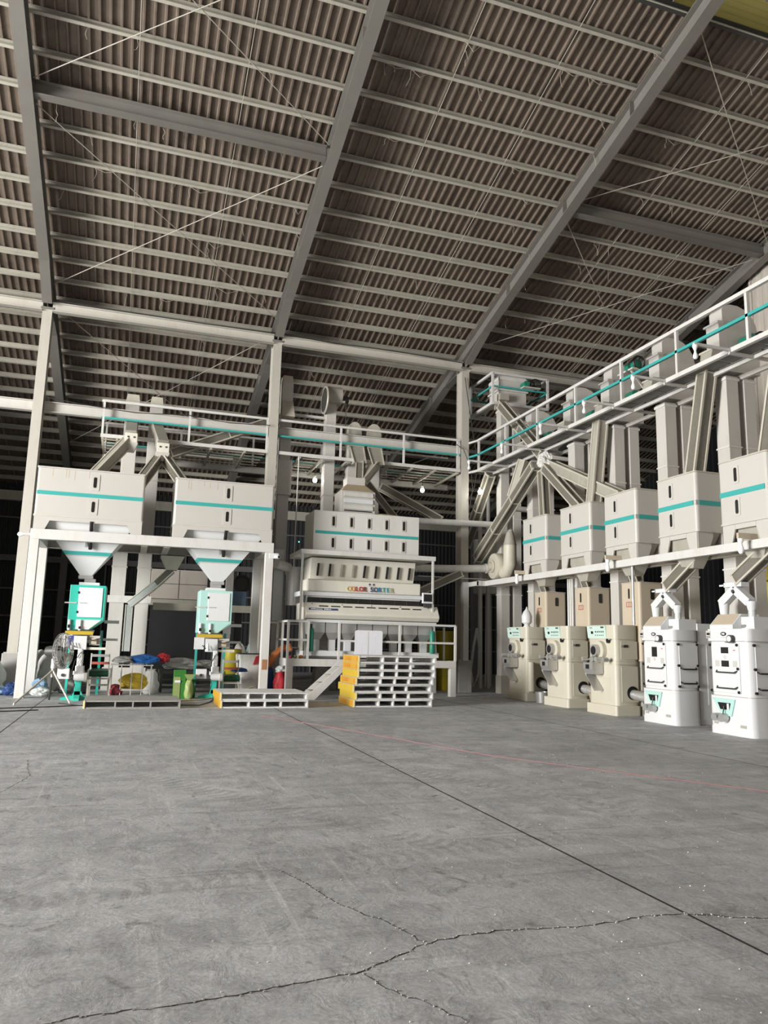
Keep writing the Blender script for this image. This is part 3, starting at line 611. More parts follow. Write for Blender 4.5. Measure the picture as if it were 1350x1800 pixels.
# pedestal fan with tripod
t = thing('pedestal_fan', 'industrial pedestal fan with round wire guard on a three-legged stand', 'fan', (-1.56, 18.85, 0))
top = V((-1.56, 18.85, 0.70))
for p in ((-2.2, 18.15, 0.0), (-1.64, 19.5, 0.0), (-1.12, 18.35, 0.0)): MB().tube([top, V(p)+V((0, 0, 0.03)), p], 0.022, 8).build('leg', 'dark_steel' if p[1] > 19 else 'galv', t)
MB().cyl((-1.56, 18.85, 0.55), (-1.56, 18.85, 1.05), 0.035).build('pole', 'steel', t, smooth=True)
MB().cyl((-1.56, 18.85, 0.74), (-1.56, 18.85, 0.95), 0.05).build('collar', 'cool_white', t, smooth=True)
ax = V((0.92, -0.38, 0.04)).normalized(); hc = V((-1.56, 18.85, 1.12))
MB().lathe([(0.0, -0.2), (0.1, -0.19), (0.12, -0.12), (0.12, 0.08), (0.05, 0.12), (0.0, 0.12)], hc, ax).build('motor', 'dark_steel', t, smooth=True)
gc = hc+ax*0.2
g = MB()
for rr, off in ((0.40, 0.0), (0.39, 0.05), (0.30, 0.09), (0.2, 0.11), (0.1, 0.12), (0.39, -0.05), (0.30, -0.09), (0.2, -0.10)): g.torus(gc+ax*off, ax, rr, 0.006, 28, 5)
ux = ax.cross(V((0, 0, 1))).normalized(); uy = ax.cross(ux)
for k in range(36):
    d = ux*math.cos(k*math.pi/18)+uy*math.sin(k*math.pi/18)
    g.tube([gc+d*0.06+ax*0.12, gc+d*0.3+ax*0.09, gc+d*0.39+ax*0.05, gc+d*0.40], 0.004, 4); g.tube([gc+d*0.12-ax*0.1, gc+d*0.3-ax*0.09, gc+d*0.40], 0.004, 4)
g.build('wire_guard', 'steel', t)
for k in range(3):
    a = k*2.094+0.4; d = ux*math.cos(a)+uy*math.sin(a); e = ax.cross(d)
    MB().add([gc+d*0.06-e*0.05-ax*0.02, gc+d*0.34-e*0.13-ax*0.03, gc+d*0.36+e*0.08+ax*0.03, gc+d*0.06+e*0.05+ax*0.02,
              gc+d*0.06-e*0.05-ax*0.012, gc+d*0.34-e*0.13-ax*0.022, gc+d*0.36+e*0.08+ax*0.038, gc+d*0.06+e*0.05+ax*0.028], [(0,1,2,3),(7,6,5,4),(0,4,5,1),(1,5,6,2),(2,6,7,3),(3,7,4,0)]).build('blade', 'steel', t)
tag(MB().tube([(-1.35, 18.5, 0.01), (-0.9, 17.9, 0.01), (-0.6, 18.1, 0.01), (-1.5, 17.6, 0.01), (-2.4, 17.3, 0.01), (-2.3, 16.6, 0.01), (-1.6, 16.9, 0.01)], 0.012, 6).build('power_cable', 'wire'), 'black power cable trailing on the floor below the pedestal fan', 'cable')
tag(MB().tube([(2.1, 19.7, 0.01), (1.9, 18.7, 0.01), (1.6, 17.9, 0.01), (1.0, 18.0, 0.01), (0.4, 18.5, 0.01)], 0.011, 6).build('power_cable', 'wire'), 'black power cable on the floor between the two low pallet stacks', 'cable')
tag(MB().tube([(0.95, 18.6, 0.03), (1.7, 18.9, 0.05), (2.5, 19.4, 0.12), (3.05, 19.75, 0.3)], 0.02, 6).build('wooden_pole', 'wood'), 'pale wooden pole leaning low across the floor behind the middle pallets', 'pole')

# ================================================================== PALLETS
def pallet_meshes():
    W, D, Hh = 1.93, 1.35, 0.165
    parts = []
    # local origin at the front left bottom corner
    for zz, nm, n in ((Hh-0.028, 'deck_board', 7), (0.0, 'bottom_board', 5)):
        w = 0.14
        for i in range(n):
            y = 0.0+i*(D-w)/(n-1); parts.append((nm, MB().box(0, W, y, y+w, zz, zz+0.028)))
    for x in (0.0, 0.595, 0.95, 1.305, W-0.03): parts.append(('stringer', MB().box(x, x+0.03, 0, D, 0.028, Hh-0.028)))
    return parts
PAL = {}
def pallet(loc, ang, label, end_mat, mats=('pallet_white', 'pallet_white'), writing=False, group='pallets'):
    t = thing('pallet', label, 'pallet', loc, group); t.rotation_euler = (0, 0, R(ang))
    for i, (nm, mb) in enumerate(pallet_meshes()):
        key = (nm, i, mats)
        if key not in PAL:
            o = mb.build(nm, mats[0], None, org=(0, 0, 0)); PAL[key] = o.data
        else:
            o = bpy.data.objects.new(nm, PAL[key]); COL.objects.link(o)
        o.parent = t; o.location = (0, 0, 0)
    if end_mat:
        o = MB().box(-0.012, 0.0, 0.0, 1.35, 0.004, 0.161).build('end_board', end_mat, None, org=(0, 0, 0)); o.parent = t; o.location = (0, 0, 0)
        e = MB().box(-0.014, 0.022, -0.012, 0.0, 0.002, 0.163).build('corner_strip', 'yellow_cream', None, org=(0, 0, 0)); e.parent = t; e.location = (0, 0, 0)
        if writing:
            for k in range(6):      # worn stencilled characters, unreadable in the photograph
                yy = 1.12-k*0.105 if k < 5 else 0.16; w_ = 0.075; g = MB()
                g.box(-0.0145, -0.012, yy-w_, yy-w_+0.02, 0.045, 0.125).box(-0.0145, -0.012, yy-w_, yy, 0.045, 0.062)
                if k != 1: g.box(-0.0145, -0.012, yy-0.02, yy, 0.062, 0.125)
                if k in (0, 2, 4, 5): g.box(-0.0145, -0.012, yy-w_+0.02, yy-0.02, 0.108, 0.125)
                g = g.build('stencil_mark', 'orange_print', None, org=(0, 0, 0)); g.parent = o; g.location = (0, 0, 0)
    return t
pallet((-0.78, 17.23, 0), 0.3, 'single flat pallet of grey weathered boards below the left packing bin', 'pallet_white', ('pallet_wood', 'w'))
lb = ['lower yellow-ended white pallet of the pair by the stairs', 'upper yellow-ended white pallet of the pair by the stairs']
pallet((2.0, 17.23, 0), 0.2, lb[0], 'yellow_orange'); pallet((1.98, 17.22, 0.168), 0.5, lb[1], 'yellow_orange')
orde = ['bottom', 'second from the bottom', 'third from the bottom', 'middle, fourth', 'third from the top', 'second from the top', 'topmost']
dx = [5.03, 5.08, 5.02, 5.07, 5.12, 5.125, 5.12]; em = ['yellow_orange', 'yellow', 'yellow', 'yellow_orange', 'yellow', 'yellow_orange', 'yellow_orange']
for k in range(7):
    pallet((dx[k], 17.36+0.02*(k % 3), 0.1675*k), (-0.4, 0.5, -0.3, 0.2, 0, 0.1, -0.1)[k], 'white pallet with yellow end, %s of the tall stack of seven' % orde[k], em[k], writing=(k in (0, 3, 5, 6)), group='pallets in the tall stack')

# ================================================================== SACKS AND LITTER
def sack(c, r, m, label, cat='sack', seed=1, name='grain_sack', group=None, jit=0.12, top=0.75, neck=None):
    o = MB().blob((c[0], c[1], r[2]*0.85+c[2]), r[0], r[1], r[2], 26, 18, jit, 0.85, seed, top, 0.7, 0.03+jit*0.3)
    if neck: o.frus((c[0]-0.05, c[0]+0.05, c[1]-0.05, c[1]+0.05), c[2]+r[2]*1.75, (c[0]-0.13, c[0]+0.13, c[1]-0.1, c[1]+0.1), c[2]+r[2]*1.75+neck)
    return tag(o.build(name, m, smooth=jit < 0.19, org=(c[0], c[1], c[2])), label, cat, group)
sack((-3.3, 21.9, 0), (0.42, 0.4, 0.47), 'sack_white', 'bulging pale sack at the far left edge', seed=2, group='sacks at the left')
sack((-2.3, 23.6, 0), (0.36, 0.4, 0.56), 'sack_grey', 'tall grey sack behind the left post of the bin stand', seed=3, group='sacks at the left')
sack((-2.0, 22.6, 0), (0.33, 0.36, 0.52), 'sack_grey', 'plump grey sack just right of the left post', seed=4, group='sacks at the left')
sack((-3.0, 21.2, 0), (0.3, 0.25, 0.12), 'pale_blue', 'crumpled blue bag lying at the far left', 'bag', 5, 'crumpled_bag', 'blue bags on the floor', jit=0.2)
sack((-2.62, 21.0, 0), (0.22, 0.2, 0.16), 'navy', 'crumpled dark blue bag beside the left post', 'bag', 6, 'crumpled_bag', 'blue bags on the floor', jit=0.2)
sack((-2.05, 21.5, 0), (0.22, 0.2, 0.2), 'pale_blue', 'pale blue plastic bag right of the left post', 'bag', 7, 'crumpled_bag', 'blue bags on the floor', jit=0.2)
sack((-1.95, 20.9, 0), (0.28, 0.22, 0.11), 'plastic_clear', 'clear crumpled plastic heap behind the fan legs', 'plastic', 8, 'plastic_heap', jit=0.2)
sack((-1.25, 21.7, 0), (0.45, 0.3, 0.2), 'dark_steel', 'dark bundle on the floor behind the pedestal fan', 'bundle', 9, 'dark_bundle')
sack((0.62, 21.5, 0), (0.24, 0.22, 0.34), 'sack_white', 'knotted white plastic sack beside the yellow bags', seed=10, neck=0.05)
sack((0.24, 21.45, 0.14), (0.42, 0.2, 0.21), 'yellow', 'bright yellow printed bags heaped in the wire rack', 'bags', 11, 'yellow_bags', jit=0.2)
sack((-0.25, 21.2, 0), (0.2, 0.18, 0.14), 'maroon', 'dark red bag at the foot of the elevator leg', 'bag', 12, 'red_bag', jit=0.2)
sack((0.42, 21.6, 0.78), (0.46, 0.3, 0.13), 'blue', 'crumpled blue tarpaulin lying on top of the rack', 'tarpaulin', 13, 'blue_tarpaulin', jit=0.22)
sack((0.92, 21.75, 0.82), (0.2, 0.2, 0.13), 'red', 'crumpled red sheet beside the blue tarpaulin', 'sheet', 14, 'red_sheet', jit=0.22)
sack((-0.1, 21.45, 0.8), (0.28, 0.24, 0.09), 'sack_grey', 'grey folded cloth at the left end of the rack', 'cloth', 15, 'folded_cloth', jit=0.22)
sack((1.45, 22.3, 0.62), (0.55, 0.35, 0.16), 'sack_grey', 'heap of grey empty sacks on the dark bench', 'sacks', 16, 'sack_heap', jit=0.25)
sack((2.1, 22.6, 0.62), (0.4, 0.3, 0.13), 'sack_grey', 'smaller heap of empty sacks behind the mint scale', 'sacks', 17, 'sack_heap', jit=0.25)
t = thing('wire_rack', 'white wire rack holding bags in front of the elevator legs', 'rack', (0.1, 21.3, 0))
for x in (-0.36, -0.12, 0.14, 0.4, 0.62):
    MB().cyl((x, 21.1, 0), (x, 21.1, 0.74), 0.011, n=6).build('upright', 'white', t); MB().cyl((x, 21.85, 0), (x, 21.85, 0.76), 0.011, n=6).build('upright', 'white', t)
for z in (0.12, 0.75): MB().cyl((-0.4, 21.1, z), (0.66, 21.1, z), 0.011, n=6).build('crossbar', 'white', t); MB().cyl((-0.4, 21.85, z), (0.66, 21.85, z), 0.011, n=6).build('crossbar', 'white', t)
for k in range(8): MB().cyl((-0.38+k*0.145, 21.1, 0.765), (-0.38+k*0.145, 21.85, 0.765), 0.008, n=5).build('top_wire', 'white', t)
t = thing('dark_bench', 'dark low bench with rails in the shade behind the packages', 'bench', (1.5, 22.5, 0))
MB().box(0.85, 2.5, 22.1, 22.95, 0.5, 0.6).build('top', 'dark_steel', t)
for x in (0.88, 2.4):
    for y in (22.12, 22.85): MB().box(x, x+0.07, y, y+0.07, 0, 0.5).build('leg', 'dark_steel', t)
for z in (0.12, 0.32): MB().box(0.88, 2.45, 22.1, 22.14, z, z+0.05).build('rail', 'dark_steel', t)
def pouch(x0, x1, y, z1, m1, m2, label):
    t = thing('packed_pouch', label, 'package', ((x0+x1)/2, y, 0), 'green packages')
    MB().prism([(y-0.09, 0), (y+0.09, 0), (y+0.07, z1*0.6), (y+0.01, z1), (y-0.01, z1), (y-0.08, z1*0.6)], 'x', x0, x1).build('bag', m1, t, bevel=0.015)
    MB().prism([(y-0.1, 0.0), (y-0.09, z1*0.05), (y-0.094, z1*0.55), (y-0.06, z1*0.75), (y-0.08, z1*0.55)], 'x', x0+0.01, x0+(x1-x0)*0.55).build('print', m2, t)
    MB().box(x0+0.03, x0+(x1-x0)*0.55, y-0.105, y-0.095, z1*0.56, z1*0.64).build('label_panel', 'paper', t)
pouch(1.12, 1.42, 19.95, 0.7, 'green_pack', 'lime_pack', 'upright bright green package standing left of its lime neighbour')
sack((1.5, 19.85, 0), (0.12, 0.11, 0.26), 'lime_pack', 'lime and clear plastic pouch beside the green package', 'package', 21, 'tied_pouch', neck=0.14)
sack((1.6, 20.25, 0), (0.11, 0.1, 0.2), 'green_pack', 'small dark green pouch by the mint sewing column', 'package', 22, 'tied_pouch', neck=0.1)
# woven tote with red print, and neighbours by the right post
t = thing('woven_tote', 'open white woven tote bag with red print beside the right post', 'bag', (3.2, 21.6, 0))
MB().frus((2.98, 3.45, 21.4, 21.85), 0.02, (2.86, 3.56, 21.25, 21.95), 1.08).build('bag_body', 'sack_white', t, bevel=0.05)
MB().frus((2.9, 3.52, 21.3, 21.9), 1.081, (2.88, 3.54, 21.27, 21.93), 1.10).build('bag_opening', 'dark_steel', t)
MB().prism([(3.27, 0.8), (3.42, 0.84), (3.44, 1.06), (3.33, 1.02)], 'y', 21.245, 21.285).build('red_print', 'red', t)
sack((3.15, 23.2, 0), (0.3, 0.3, 0.72), 'sack_white', 'tall white sack behind the woven tote', seed=23)
sack((3.6, 23.75, 0), (0.3, 0.3, 0.75), 'mint', 'pale green sack in the shade behind the right post', seed=24)
tag(MB().lathe([(0.0, 0), (0.26, 0), (0.28, 0.04), (0.27, 0.45), (0.285, 0.47), (0.27, 0.88), (0.2, 0.9), (0, 0.9)], (2.84, 22.4, 0.3), n=20).build('yellow_drum', 'yellow_drum', smooth=True), 'yellow plastic drum behind the mint bagging scale', 'drum')
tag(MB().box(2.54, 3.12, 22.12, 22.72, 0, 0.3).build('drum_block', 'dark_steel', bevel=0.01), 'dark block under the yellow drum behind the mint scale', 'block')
sack((2.86, 20.95, 0.62), (0.24, 0.2, 0.06), 'navy', 'dark blue cloth draped near the end of the right conveyor', 'cloth', 25, 'blue_cloth', jit=0.2)
sack((3.98, 21.0, 0), (0.2, 0.18, 0.36), 'red', 'red and clear net bag on the floor left of the platform', 'bag', 26, 'net_bag')
sack((4.0, 21.05, 0.61), (0.16, 0.15, 0.1), 'plastic_clear', 'clear plastic bundle sitting on the red net bag', 'plastic', 27, 'plastic_bundle', jit=0.2)
tag(MB().tube([(3.75, 21.7, 0.75), (3.9, 21.6, 1.05), (4.1, 21.55, 1.25), (4.3, 21.5, 1.28), (4.35, 21.45, 1.2)], [0.08, 0.11, 0.09, 0.12, 0.05], 9).build('brown_hose', 'orange', smooth=True), 'rusty orange rag bundle slung beside the platform rails', 'rag')
sack((3.78, 21.7, 0), (0.17, 0.16, 0.42), 'navy', 'dark blue bag standing behind the red net bag', 'bag', 28, 'dark_bag')
# camera and lamp on the stand
t = thing('security_camera', 'small white security camera on the right post of the stand', 'camera', (3.5, 19.95, 3.68))
MB().box(3.36, 3.6, 19.98, 20.0, 3.6, 3.74).build('bracket', 'cool_white', t); MB().cyl((3.52, 19.98, 3.66), (3.58, 19.82, 3.63), 0.045).build('body', 'cool_white', t, smooth=True); MB().cyl((3.58, 19.82, 3.63), (3.583, 19.81, 3.629), 0.03).build('lens', 'black', t)
t = thing('bulb_holder', 'small white lamp holder at the left end of the stand beam', 'lamp', (-2.5, 20.1, 3.9))
MB().box(-2.56, -2.45, 20.06, 20.14, 3.84, 3.9).build('bracket', 'white', t); MB().lathe([(0.03, 0), (0.04, 0.05), (0.06, 0.1), (0.05, 0.16), (0, 0.19)], (-2.56, 20.1, 3.87), (-1, 0, -0.1)).build('bulb', 'bulb_off', t, smooth=True)

# ---- things standing in the dark behind
t = thing('rear_machine', 'dusty tan cabinet standing in the dark behind the stand', 'cabinet', (1.4, 26.4, 0))
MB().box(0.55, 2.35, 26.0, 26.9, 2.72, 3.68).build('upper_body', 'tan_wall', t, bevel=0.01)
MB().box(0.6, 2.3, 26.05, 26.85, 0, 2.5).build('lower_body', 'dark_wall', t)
MB().box(1.42, 1.44, 25.99, 26.0, 2.74, 3.66).build('seam', 'dark_girt', t); MB().box(0.56, 2.34, 25.99, 26.0, 3.2, 3.22).build('seam', 'dark_girt', t)
MB().box(0.5, 2.4, 25.9, 26.95, 2.5, 2.7).build('ledge', 'galv', t)
tag(MB().box(0.6, 3.6, 23.55, 23.75, 2.27, 2.48).build('cross_girder', 'galv_edge'), 'pale horizontal girder between elevator legs behind the scales', 'beam')['kind'] = 'structure'
tag(MB().box(2.72, 2.94, 23.9, 24.1, 0.0, 4.4).build('galvanised_duct', 'pipe_white'), 'short bright duct standing behind the mint scale', 'duct')
t = thing('blower_unit', 'dark round blower with pale bracket in the shade behind the stand', 'blower', (3.2, 24.4, 0))
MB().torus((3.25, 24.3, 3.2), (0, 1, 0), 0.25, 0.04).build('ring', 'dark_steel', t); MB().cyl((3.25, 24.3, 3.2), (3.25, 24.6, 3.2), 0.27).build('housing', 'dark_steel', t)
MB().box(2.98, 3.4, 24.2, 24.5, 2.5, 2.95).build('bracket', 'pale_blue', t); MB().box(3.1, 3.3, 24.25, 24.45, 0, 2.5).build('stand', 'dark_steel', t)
# ================================================================== CATWALKS
def rail_run(t, p0, p1, posts, zt=1.05, zm=0.55, w=0.065, mid='teal', toe=False):
    p0, p1 = V(p0), V(p1)
    MB().bar(p0+V((0, 0, zt)), p1+V((0, 0, zt)), w, w).build('top_rail', 'frame_white', t)
    MB().bar(p0+V((0, 0, zm)), p1+V((0, 0, zm)), w*0.8, w*0.8).build('middle_rail', mid, t)
    for k in posts: q = p0.lerp(p1, k); MB().bar(q, q+V((0, 0, zt)), w*0.9, w*0.9).build('rail_post', 'frame_white', t)
t = thing('catwalk', 'long railed catwalk spanning behind the packing bins and colour sorter', 'catwalk', (4.4, 23.6, 7.1))
def span(x0, x1): return (x0, 22.6, 7.1), (x1, 22.6, 7.1)
a, b = span(-1.2, 3.58); rail_run(t, a, b, (0.008, 0.51, 0.992)); 
a, b = span(3.86, 9.96); rail_run(t, a, b, (0.33, 0.675, 0.985))
rail_run(t, (-1.2, 24.7, 7.1), (10.4, 24.7, 7.1), (0.005, 0.2, 0.4, 0.6, 0.8), 0.95, 0.3)
MB().bar((-1.2, 22.6, 8.15), (-1.2, 24.7, 8.15), 0.065).build('end_rail', 'frame_white', t); MB().bar((-1.2, 22.6, 7.66), (-1.2, 24.7, 7.66), 0.05).build('end_rail', 'teal', t)
for (x0, x1) in ((-1.2, 3.58), (3.86, 9.96)): MB().bar((x0, 22.6, 7.12), (x1, 22.6, 7.12), 0.08, 0.10).build('front_beam', 'frame_white', t)
MB().sect(I_SEC(0.16, 0.2), (-1.2, 24.7, 6.86), (10.4, 24.7, 6.86)).build('rear_beam', 'white', t)
for x in (-1.15, -0.75, 0.8, 1.9, 2.9, 4.6, 5.3, 6.1, 7.5, 8.3, 9.1, 9.9): MB().bar((x, 22.62, 7.06), (x, 24.7, 7.0), 0.06, 0.08).build('joist', 'galv', t)
for k in range(5):
    y = 22.95+k*0.4
    for (x0, x1) in ((-1.18, -0.68), (0.55, 3.55), (4.75, 5.35), (7.45, 9.95)): MB().box(x0, x1, y, y+0.09, 7.1, 7.125).build('deck_slat', 'galv_edge', t)

t = thing('catwalk', 'high railed catwalk running along the row of elevator heads at right', 'catwalk', (10.9, 15.5, 7.05))
Y0, Y1 = 8.6, 22.06
PY = [22.03, 20.14, 18.22, 16.28, 14.35, 12.45, 10.52, 8.65]
MB().bar((10.37, Y1, 8.06), (10.37, Y0, 8.06), 0.075).build('top_rail', 'frame_white', t); MB().bar((10.37, Y1, 7.58), (10.37, Y0, 7.58), 0.06).build('middle_rail', 'teal', t)
for y in PY: MB().bar((10.37, y, 7.05), (10.37, y, 8.05), 0.06).build('rail_post', 'frame_white', t)
MB().bar((10.37, Y1, 7.06), (10.37, Y0, 7.06), 0.08, 0.09).build('edge_beam', 'frame_white', t)
MB().bar((10.9, Y1, 7.0), (10.9, Y0, 7.0), 0.06, 0.07).build('middle_beam', 'frame_white', t); MB().bar((11.5, Y1, 7.0), (11.5, Y0, 7.0), 0.07, 0.09).build('inner_beam', 'white', t)
for i in range(len(PY)-1):
    y0, y1 = PY[i+1], PY[i]
    for k in range(2):
        ya = y0+(y1-y0)*k/2; yb = y0+(y1-y0)*(k+1)/2
        MB().box(10.41, 10.87, ya+0.02, yb-0.02, 7.07, 7.085).build('deck_plate', 'deck_grey', t); MB().box(10.93, 11.04, ya+0.02, yb-0.02, 7.07, 7.085).build('deck_plate', 'deck_grey', t)
for (x0, z) in ((10.23, 8.06), (10.23, 7.58), (10.23, 7.06)): MB().bar((x0, 22.58, z), (10.37, 22.06, z), 0.06).build('corner_link', 'teal' if z == 7.58 else 'frame_white', t)
MB().bar((10.37, 22.03, 7.05), (12.2, 22.03, 7.05), 0.07).build('end_beam', 'white', t)
AY = [20.95, 18.75, 16.6, 14.62, 12.8, 10.95]
for y in AY: MB().bar((10.3, y, 7.0), (11.9, y, 7.0), 0.05, 0.06).build('cross_beam', 'white', t)
PL = ['farthest', 'second farthest', 'third farthest', 'third nearest', 'second nearest', 'nearest']
for i, y in enumerate(AY):
    l = thing('bulb_bracket', 'unlit bulb on a white arm under the right catwalk, %s of six' % PL[i], 'lamp', (10.33, y, 7.05), 'catwalk bulbs')
    MB().bar((9.5, y, 7.06), (10.33, y, 7.06), 0.05).build('arm', 'frame_white', l)
    MB().lathe([(0.0, 0), (0.05, 0), (0.05, -0.03), (0.026, -0.09), (0.022, -0.1)], (9.53, y, 7.04)).build('socket', 'porcelain', l, smooth=True)
    MB().lathe([(0.02, -0.1), (0.022, -0.14), (0.042, -0.19), (0.046, -0.23), (0.03, -0.265), (0, -0.275)], (9.53, y, 7.04)).build('bulb', 'bulb_off', l, smooth=True)
def lit_bulb(p, label):
    l = thing('lit_bulb', label, 'lamp', p, 'lit bulbs')
    MB().lathe([(0.0, 0.13), (0.04, 0.13), (0.04, 0.06), (0.0, 0.06)], p).build('socket', 'porcelain', l); MB().cyl((p[0], p[1], p[2]+0.13), (p[0], p[1], p[2]+0.64), 0.008, n=5).build('cord', 'wire', l)
    MB().lathe([(0.0, -0.09), (0.05, -0.07), (0.072, -0.02), (0.06, 0.03), (0.03, 0.065), (0, 0.07)], p, n=12).build('bulb', 'bulb_on', l, smooth=True)
    d = bpy.data.lights.new('bulb_light', 'POINT'); d.energy = 28; d.color = (1, 0.95, 0.85); d.shadow_soft_size = 0.09
    o = bpy.data.objects.new('bulb_light', d); COL.objects.link(o); o.parent = l
lit_bulb((-1.04, 22.98, 6.52), 'lit bulb hanging at the left end of the long catwalk')
lit_bulb((5.3, 23.55, 6.58), 'lit bulb hanging behind the colour sorter left of its inlet')
lit_bulb((9.1, 23.8, 6.62), 'lit bulb hanging below the catwalk left of the pedestal column')
lit_bulb((10.42, 22.04, 6.36), 'lit bulb hanging just right of the pedestal column')

# ================================================================== CHUTES
def chute(p0, p1, w, label, glass=True, name='grain_chute', bands=None, group='grain chutes'):
    p0, p1 = V(p0), V(p1); t = thing(name, label, 'chute', p1, group)
    mb = MB(); mb.bar(p0, p1, w*0.86, w*0.86); mb.build('casing', 'chute_glass' if glass else 'galv', t)
    for sx in (-1, 1):
        for sy in (-1, 1): MB().bar(p0, p1, w*0.16, w*0.16, ox=sx*w*0.45, oy=sy*w*0.45).build('corner_angle', 'galv_edge', t)
    L_ = (p1-p0).length; n = max(1, int(L_/1.3))
    for k in range(n+1):
        q = p0.lerp(p1, 0.02+0.96*k/n); d = (p1-p0).normalized()*0.02
        MB().bar(q-d, q+d, w*0.98, w*0.98).build('band', 'galv_edge', t)
    return t
chute((-0.42, 22.2, 6.95), (-1.25, 21.2, 5.57), 0.26, 'solid sloping chute dropping left onto the left packing bin', False)
chute((0.42, 22.15, 6.5), (-0.02, 21.2, 5.57), 0.24, 'short glazed chute dropping onto the right end of the left bin')
chute((0.62, 22.15, 6.5), (1.15, 21.2, 5.57), 0.24, 'short glazed chute dropping onto the left end of the right bin')
chute((4.2, 23.35, 8.5), (0.72, 23.05, 6.85), 0.26, 'long glazed chute descending leftwards behind the catwalk railing')
def valve_box(c, label):
    t = thing('valve_box', label, 'valve', c, 'chute valve boxes')
    MB().box(c[0]-0.17, c[0]+0.17, c[1]-0.15, c[1]+0.15, c[2]+0.1, c[2]+0.38).build('housing', 'cream', t, bevel=0.01)
    MB().frus((c[0]-0.1, c[0]+0.1, c[1]-0.1, c[1]+0.1), c[2]-0.14, (c[0]-0.19, c[0]+0.19, c[1]-0.17, c[1]+0.17), c[2]+0.1).build('funnel', 'white', t)
    for dx in (-0.08, 0.08): MB().cyl((c[0]+dx, c[1]-0.15, c[2]+0.26), (c[0]+dx, c[1]-0.17, c[2]+0.26), 0.025, n=8).build('bolt', 'dark_steel', t)
valve_box((-0.36, 22.15, 6.75), 'cream valve box under the left elevator spout'); valve_box((0.52, 22.15, 6.55), 'cream valve box splitting grain to both packing bins')
tag(MB().bar((-0.38, 23.0, 7.65), (-0.38, 22.2, 7.1), 0.3).build('elevator_spout', 'galv'), 'dusty elevator spout above the left valve box', 'spout', 'elevator spouts')
tag(MB().bar((0.3, 23.0, 7.65), (0.5, 22.2, 6.92), 0.3).build('elevator_spout', 'galv'), 'dusty elevator spout above the right valve box', 'spout', 'elevator spouts')
# glazed sample chute between the left elevator legs
t = thing('sample_chute', 'pale glazed bent chute in front of the left elevator legs', 'chute', (-0.05, 22.5, 0.9), 'grain chutes')
for a, b in (((1.0, 22.2, 3.35), (0.62, 22.3, 2.95)), ((0.62, 22.3, 2.95), (-0.06, 22.45, 2.35)), ((-0.06, 22.45, 2.35), (-0.06, 22.45, 1.08))):
    MB().bar(a, b, 0.17).build('glass_duct', 'chute_glass' if a[2] > 3 else 'plastic_clear', t)
    for sx in (-1, 1):
        for sy in (-1, 1): MB().bar(a, b, 0.025, ox=sx*0.09, oy=sy*0.09).build('corner_angle', 'cream', t)
MB().frus((0.86, 1.14, 22.1, 22.4), 3.34, (0.68, 1.32, 21.95, 22.6), 3.72).build('inlet_funnel', 'galv_edge', t)

# ================================================================== ELEVATORS OF THE BACK ROW
def elevator_back(legs, y, ztop, label, head=None, w=0.36):
    xc = (legs[0][0]+legs[-1][1])/2; t = thing('bucket_elevator', label, 'elevator', (xc, y+w/2, 0), 'bucket elevators')
    for x0, x1 in legs:
        MB().box(x0, x1, y, y+w, 0.55, ztop).build('leg_casing', 'white', t, bevel=0.008)
        for z in (3.42, 6.0):
            if z < ztop: MB().box(x0-0.02, x1+0.02, y-0.02, y+w+0.02, z, z+0.035).build('leg_flange', 'galv_edge', t)
        MB().frus((x0, x1, y, y+w), ztop, (x0+0.03, x1-0.03, y+0.04, y+w), ztop+0.22).build('hood', 'galv_edge', t)
    MB().box(legs[0][0]-0.05, legs[-1][1]+0.05, y-0.05, y+w+0.05, 0, 0.62).build('boot', 'white', t)
    return t
e = elevator_back([(-0.6, -0.21), (0.09, 0.46)], 23.0, 8.35, 'white bucket elevator with twin legs behind the two bins')
MB().box(-0.66, 0.52, 22.96, 23.0, 2.42, 2.62).build('cross_plate', 'frame_white', e)
e = elevator_back([(4.02, 4.37)], 23.0, 9.55, 'tall white elevator leg just right of the middle column')
MB().frus((4.0, 4.4, 22.7, 23.1), 8.35, (4.02, 4.37, 22.95, 23.1), 8.9).build('discharge_spout', 'galv_edge', e)
MB().box(3.98, 4.42, 22.92, 23.0, 5.9, 7.0).build('access_panel', 'white', e)
MB().box(4.0, 4.3, 22.9, 23.0, 2.05, 4.2).build('lower_panel', 'cool_white', e)
e = elevator_back([(5.48, 5.81)], 23.05, 9.1, 'elevator leg topped by a large dark drive pulley')
MB().cyl((5.38, 23.0, 9.1), (5.45, 23.0, 9.1), 0.42, n=24).build('drive_pulley', 'dark_steel', e); MB().torus((5.41, 23.0, 9.1), (1, 0, 0), 0.42, 0.04).build('pulley_rim', 'galv', e)
MB().cyl((5.45, 23.1, 9.3), (5.95, 23.1, 9.3), 0.3, n=20).build('head_drum', 'galv', e, smooth=True); MB().cyl((5.95, 23.1, 9.22), (6.2, 23.1, 9.22), 0.12).build('motor', 'dark_steel', e, smooth=True)
MB().box(5.4, 6.05, 22.9, 23.0, 9.06, 9.12).build('motor_plate', 'white', e); MB().cyl((6.1, 22.95, 7.7), (6.1, 22.95, 9.2), 0.012, n=5).build('chain', 'dark_steel', e)
MB().box(4.4, 5.5, 23.1, 23.2, 8.5, 8.58).build('stay', 'white', e)
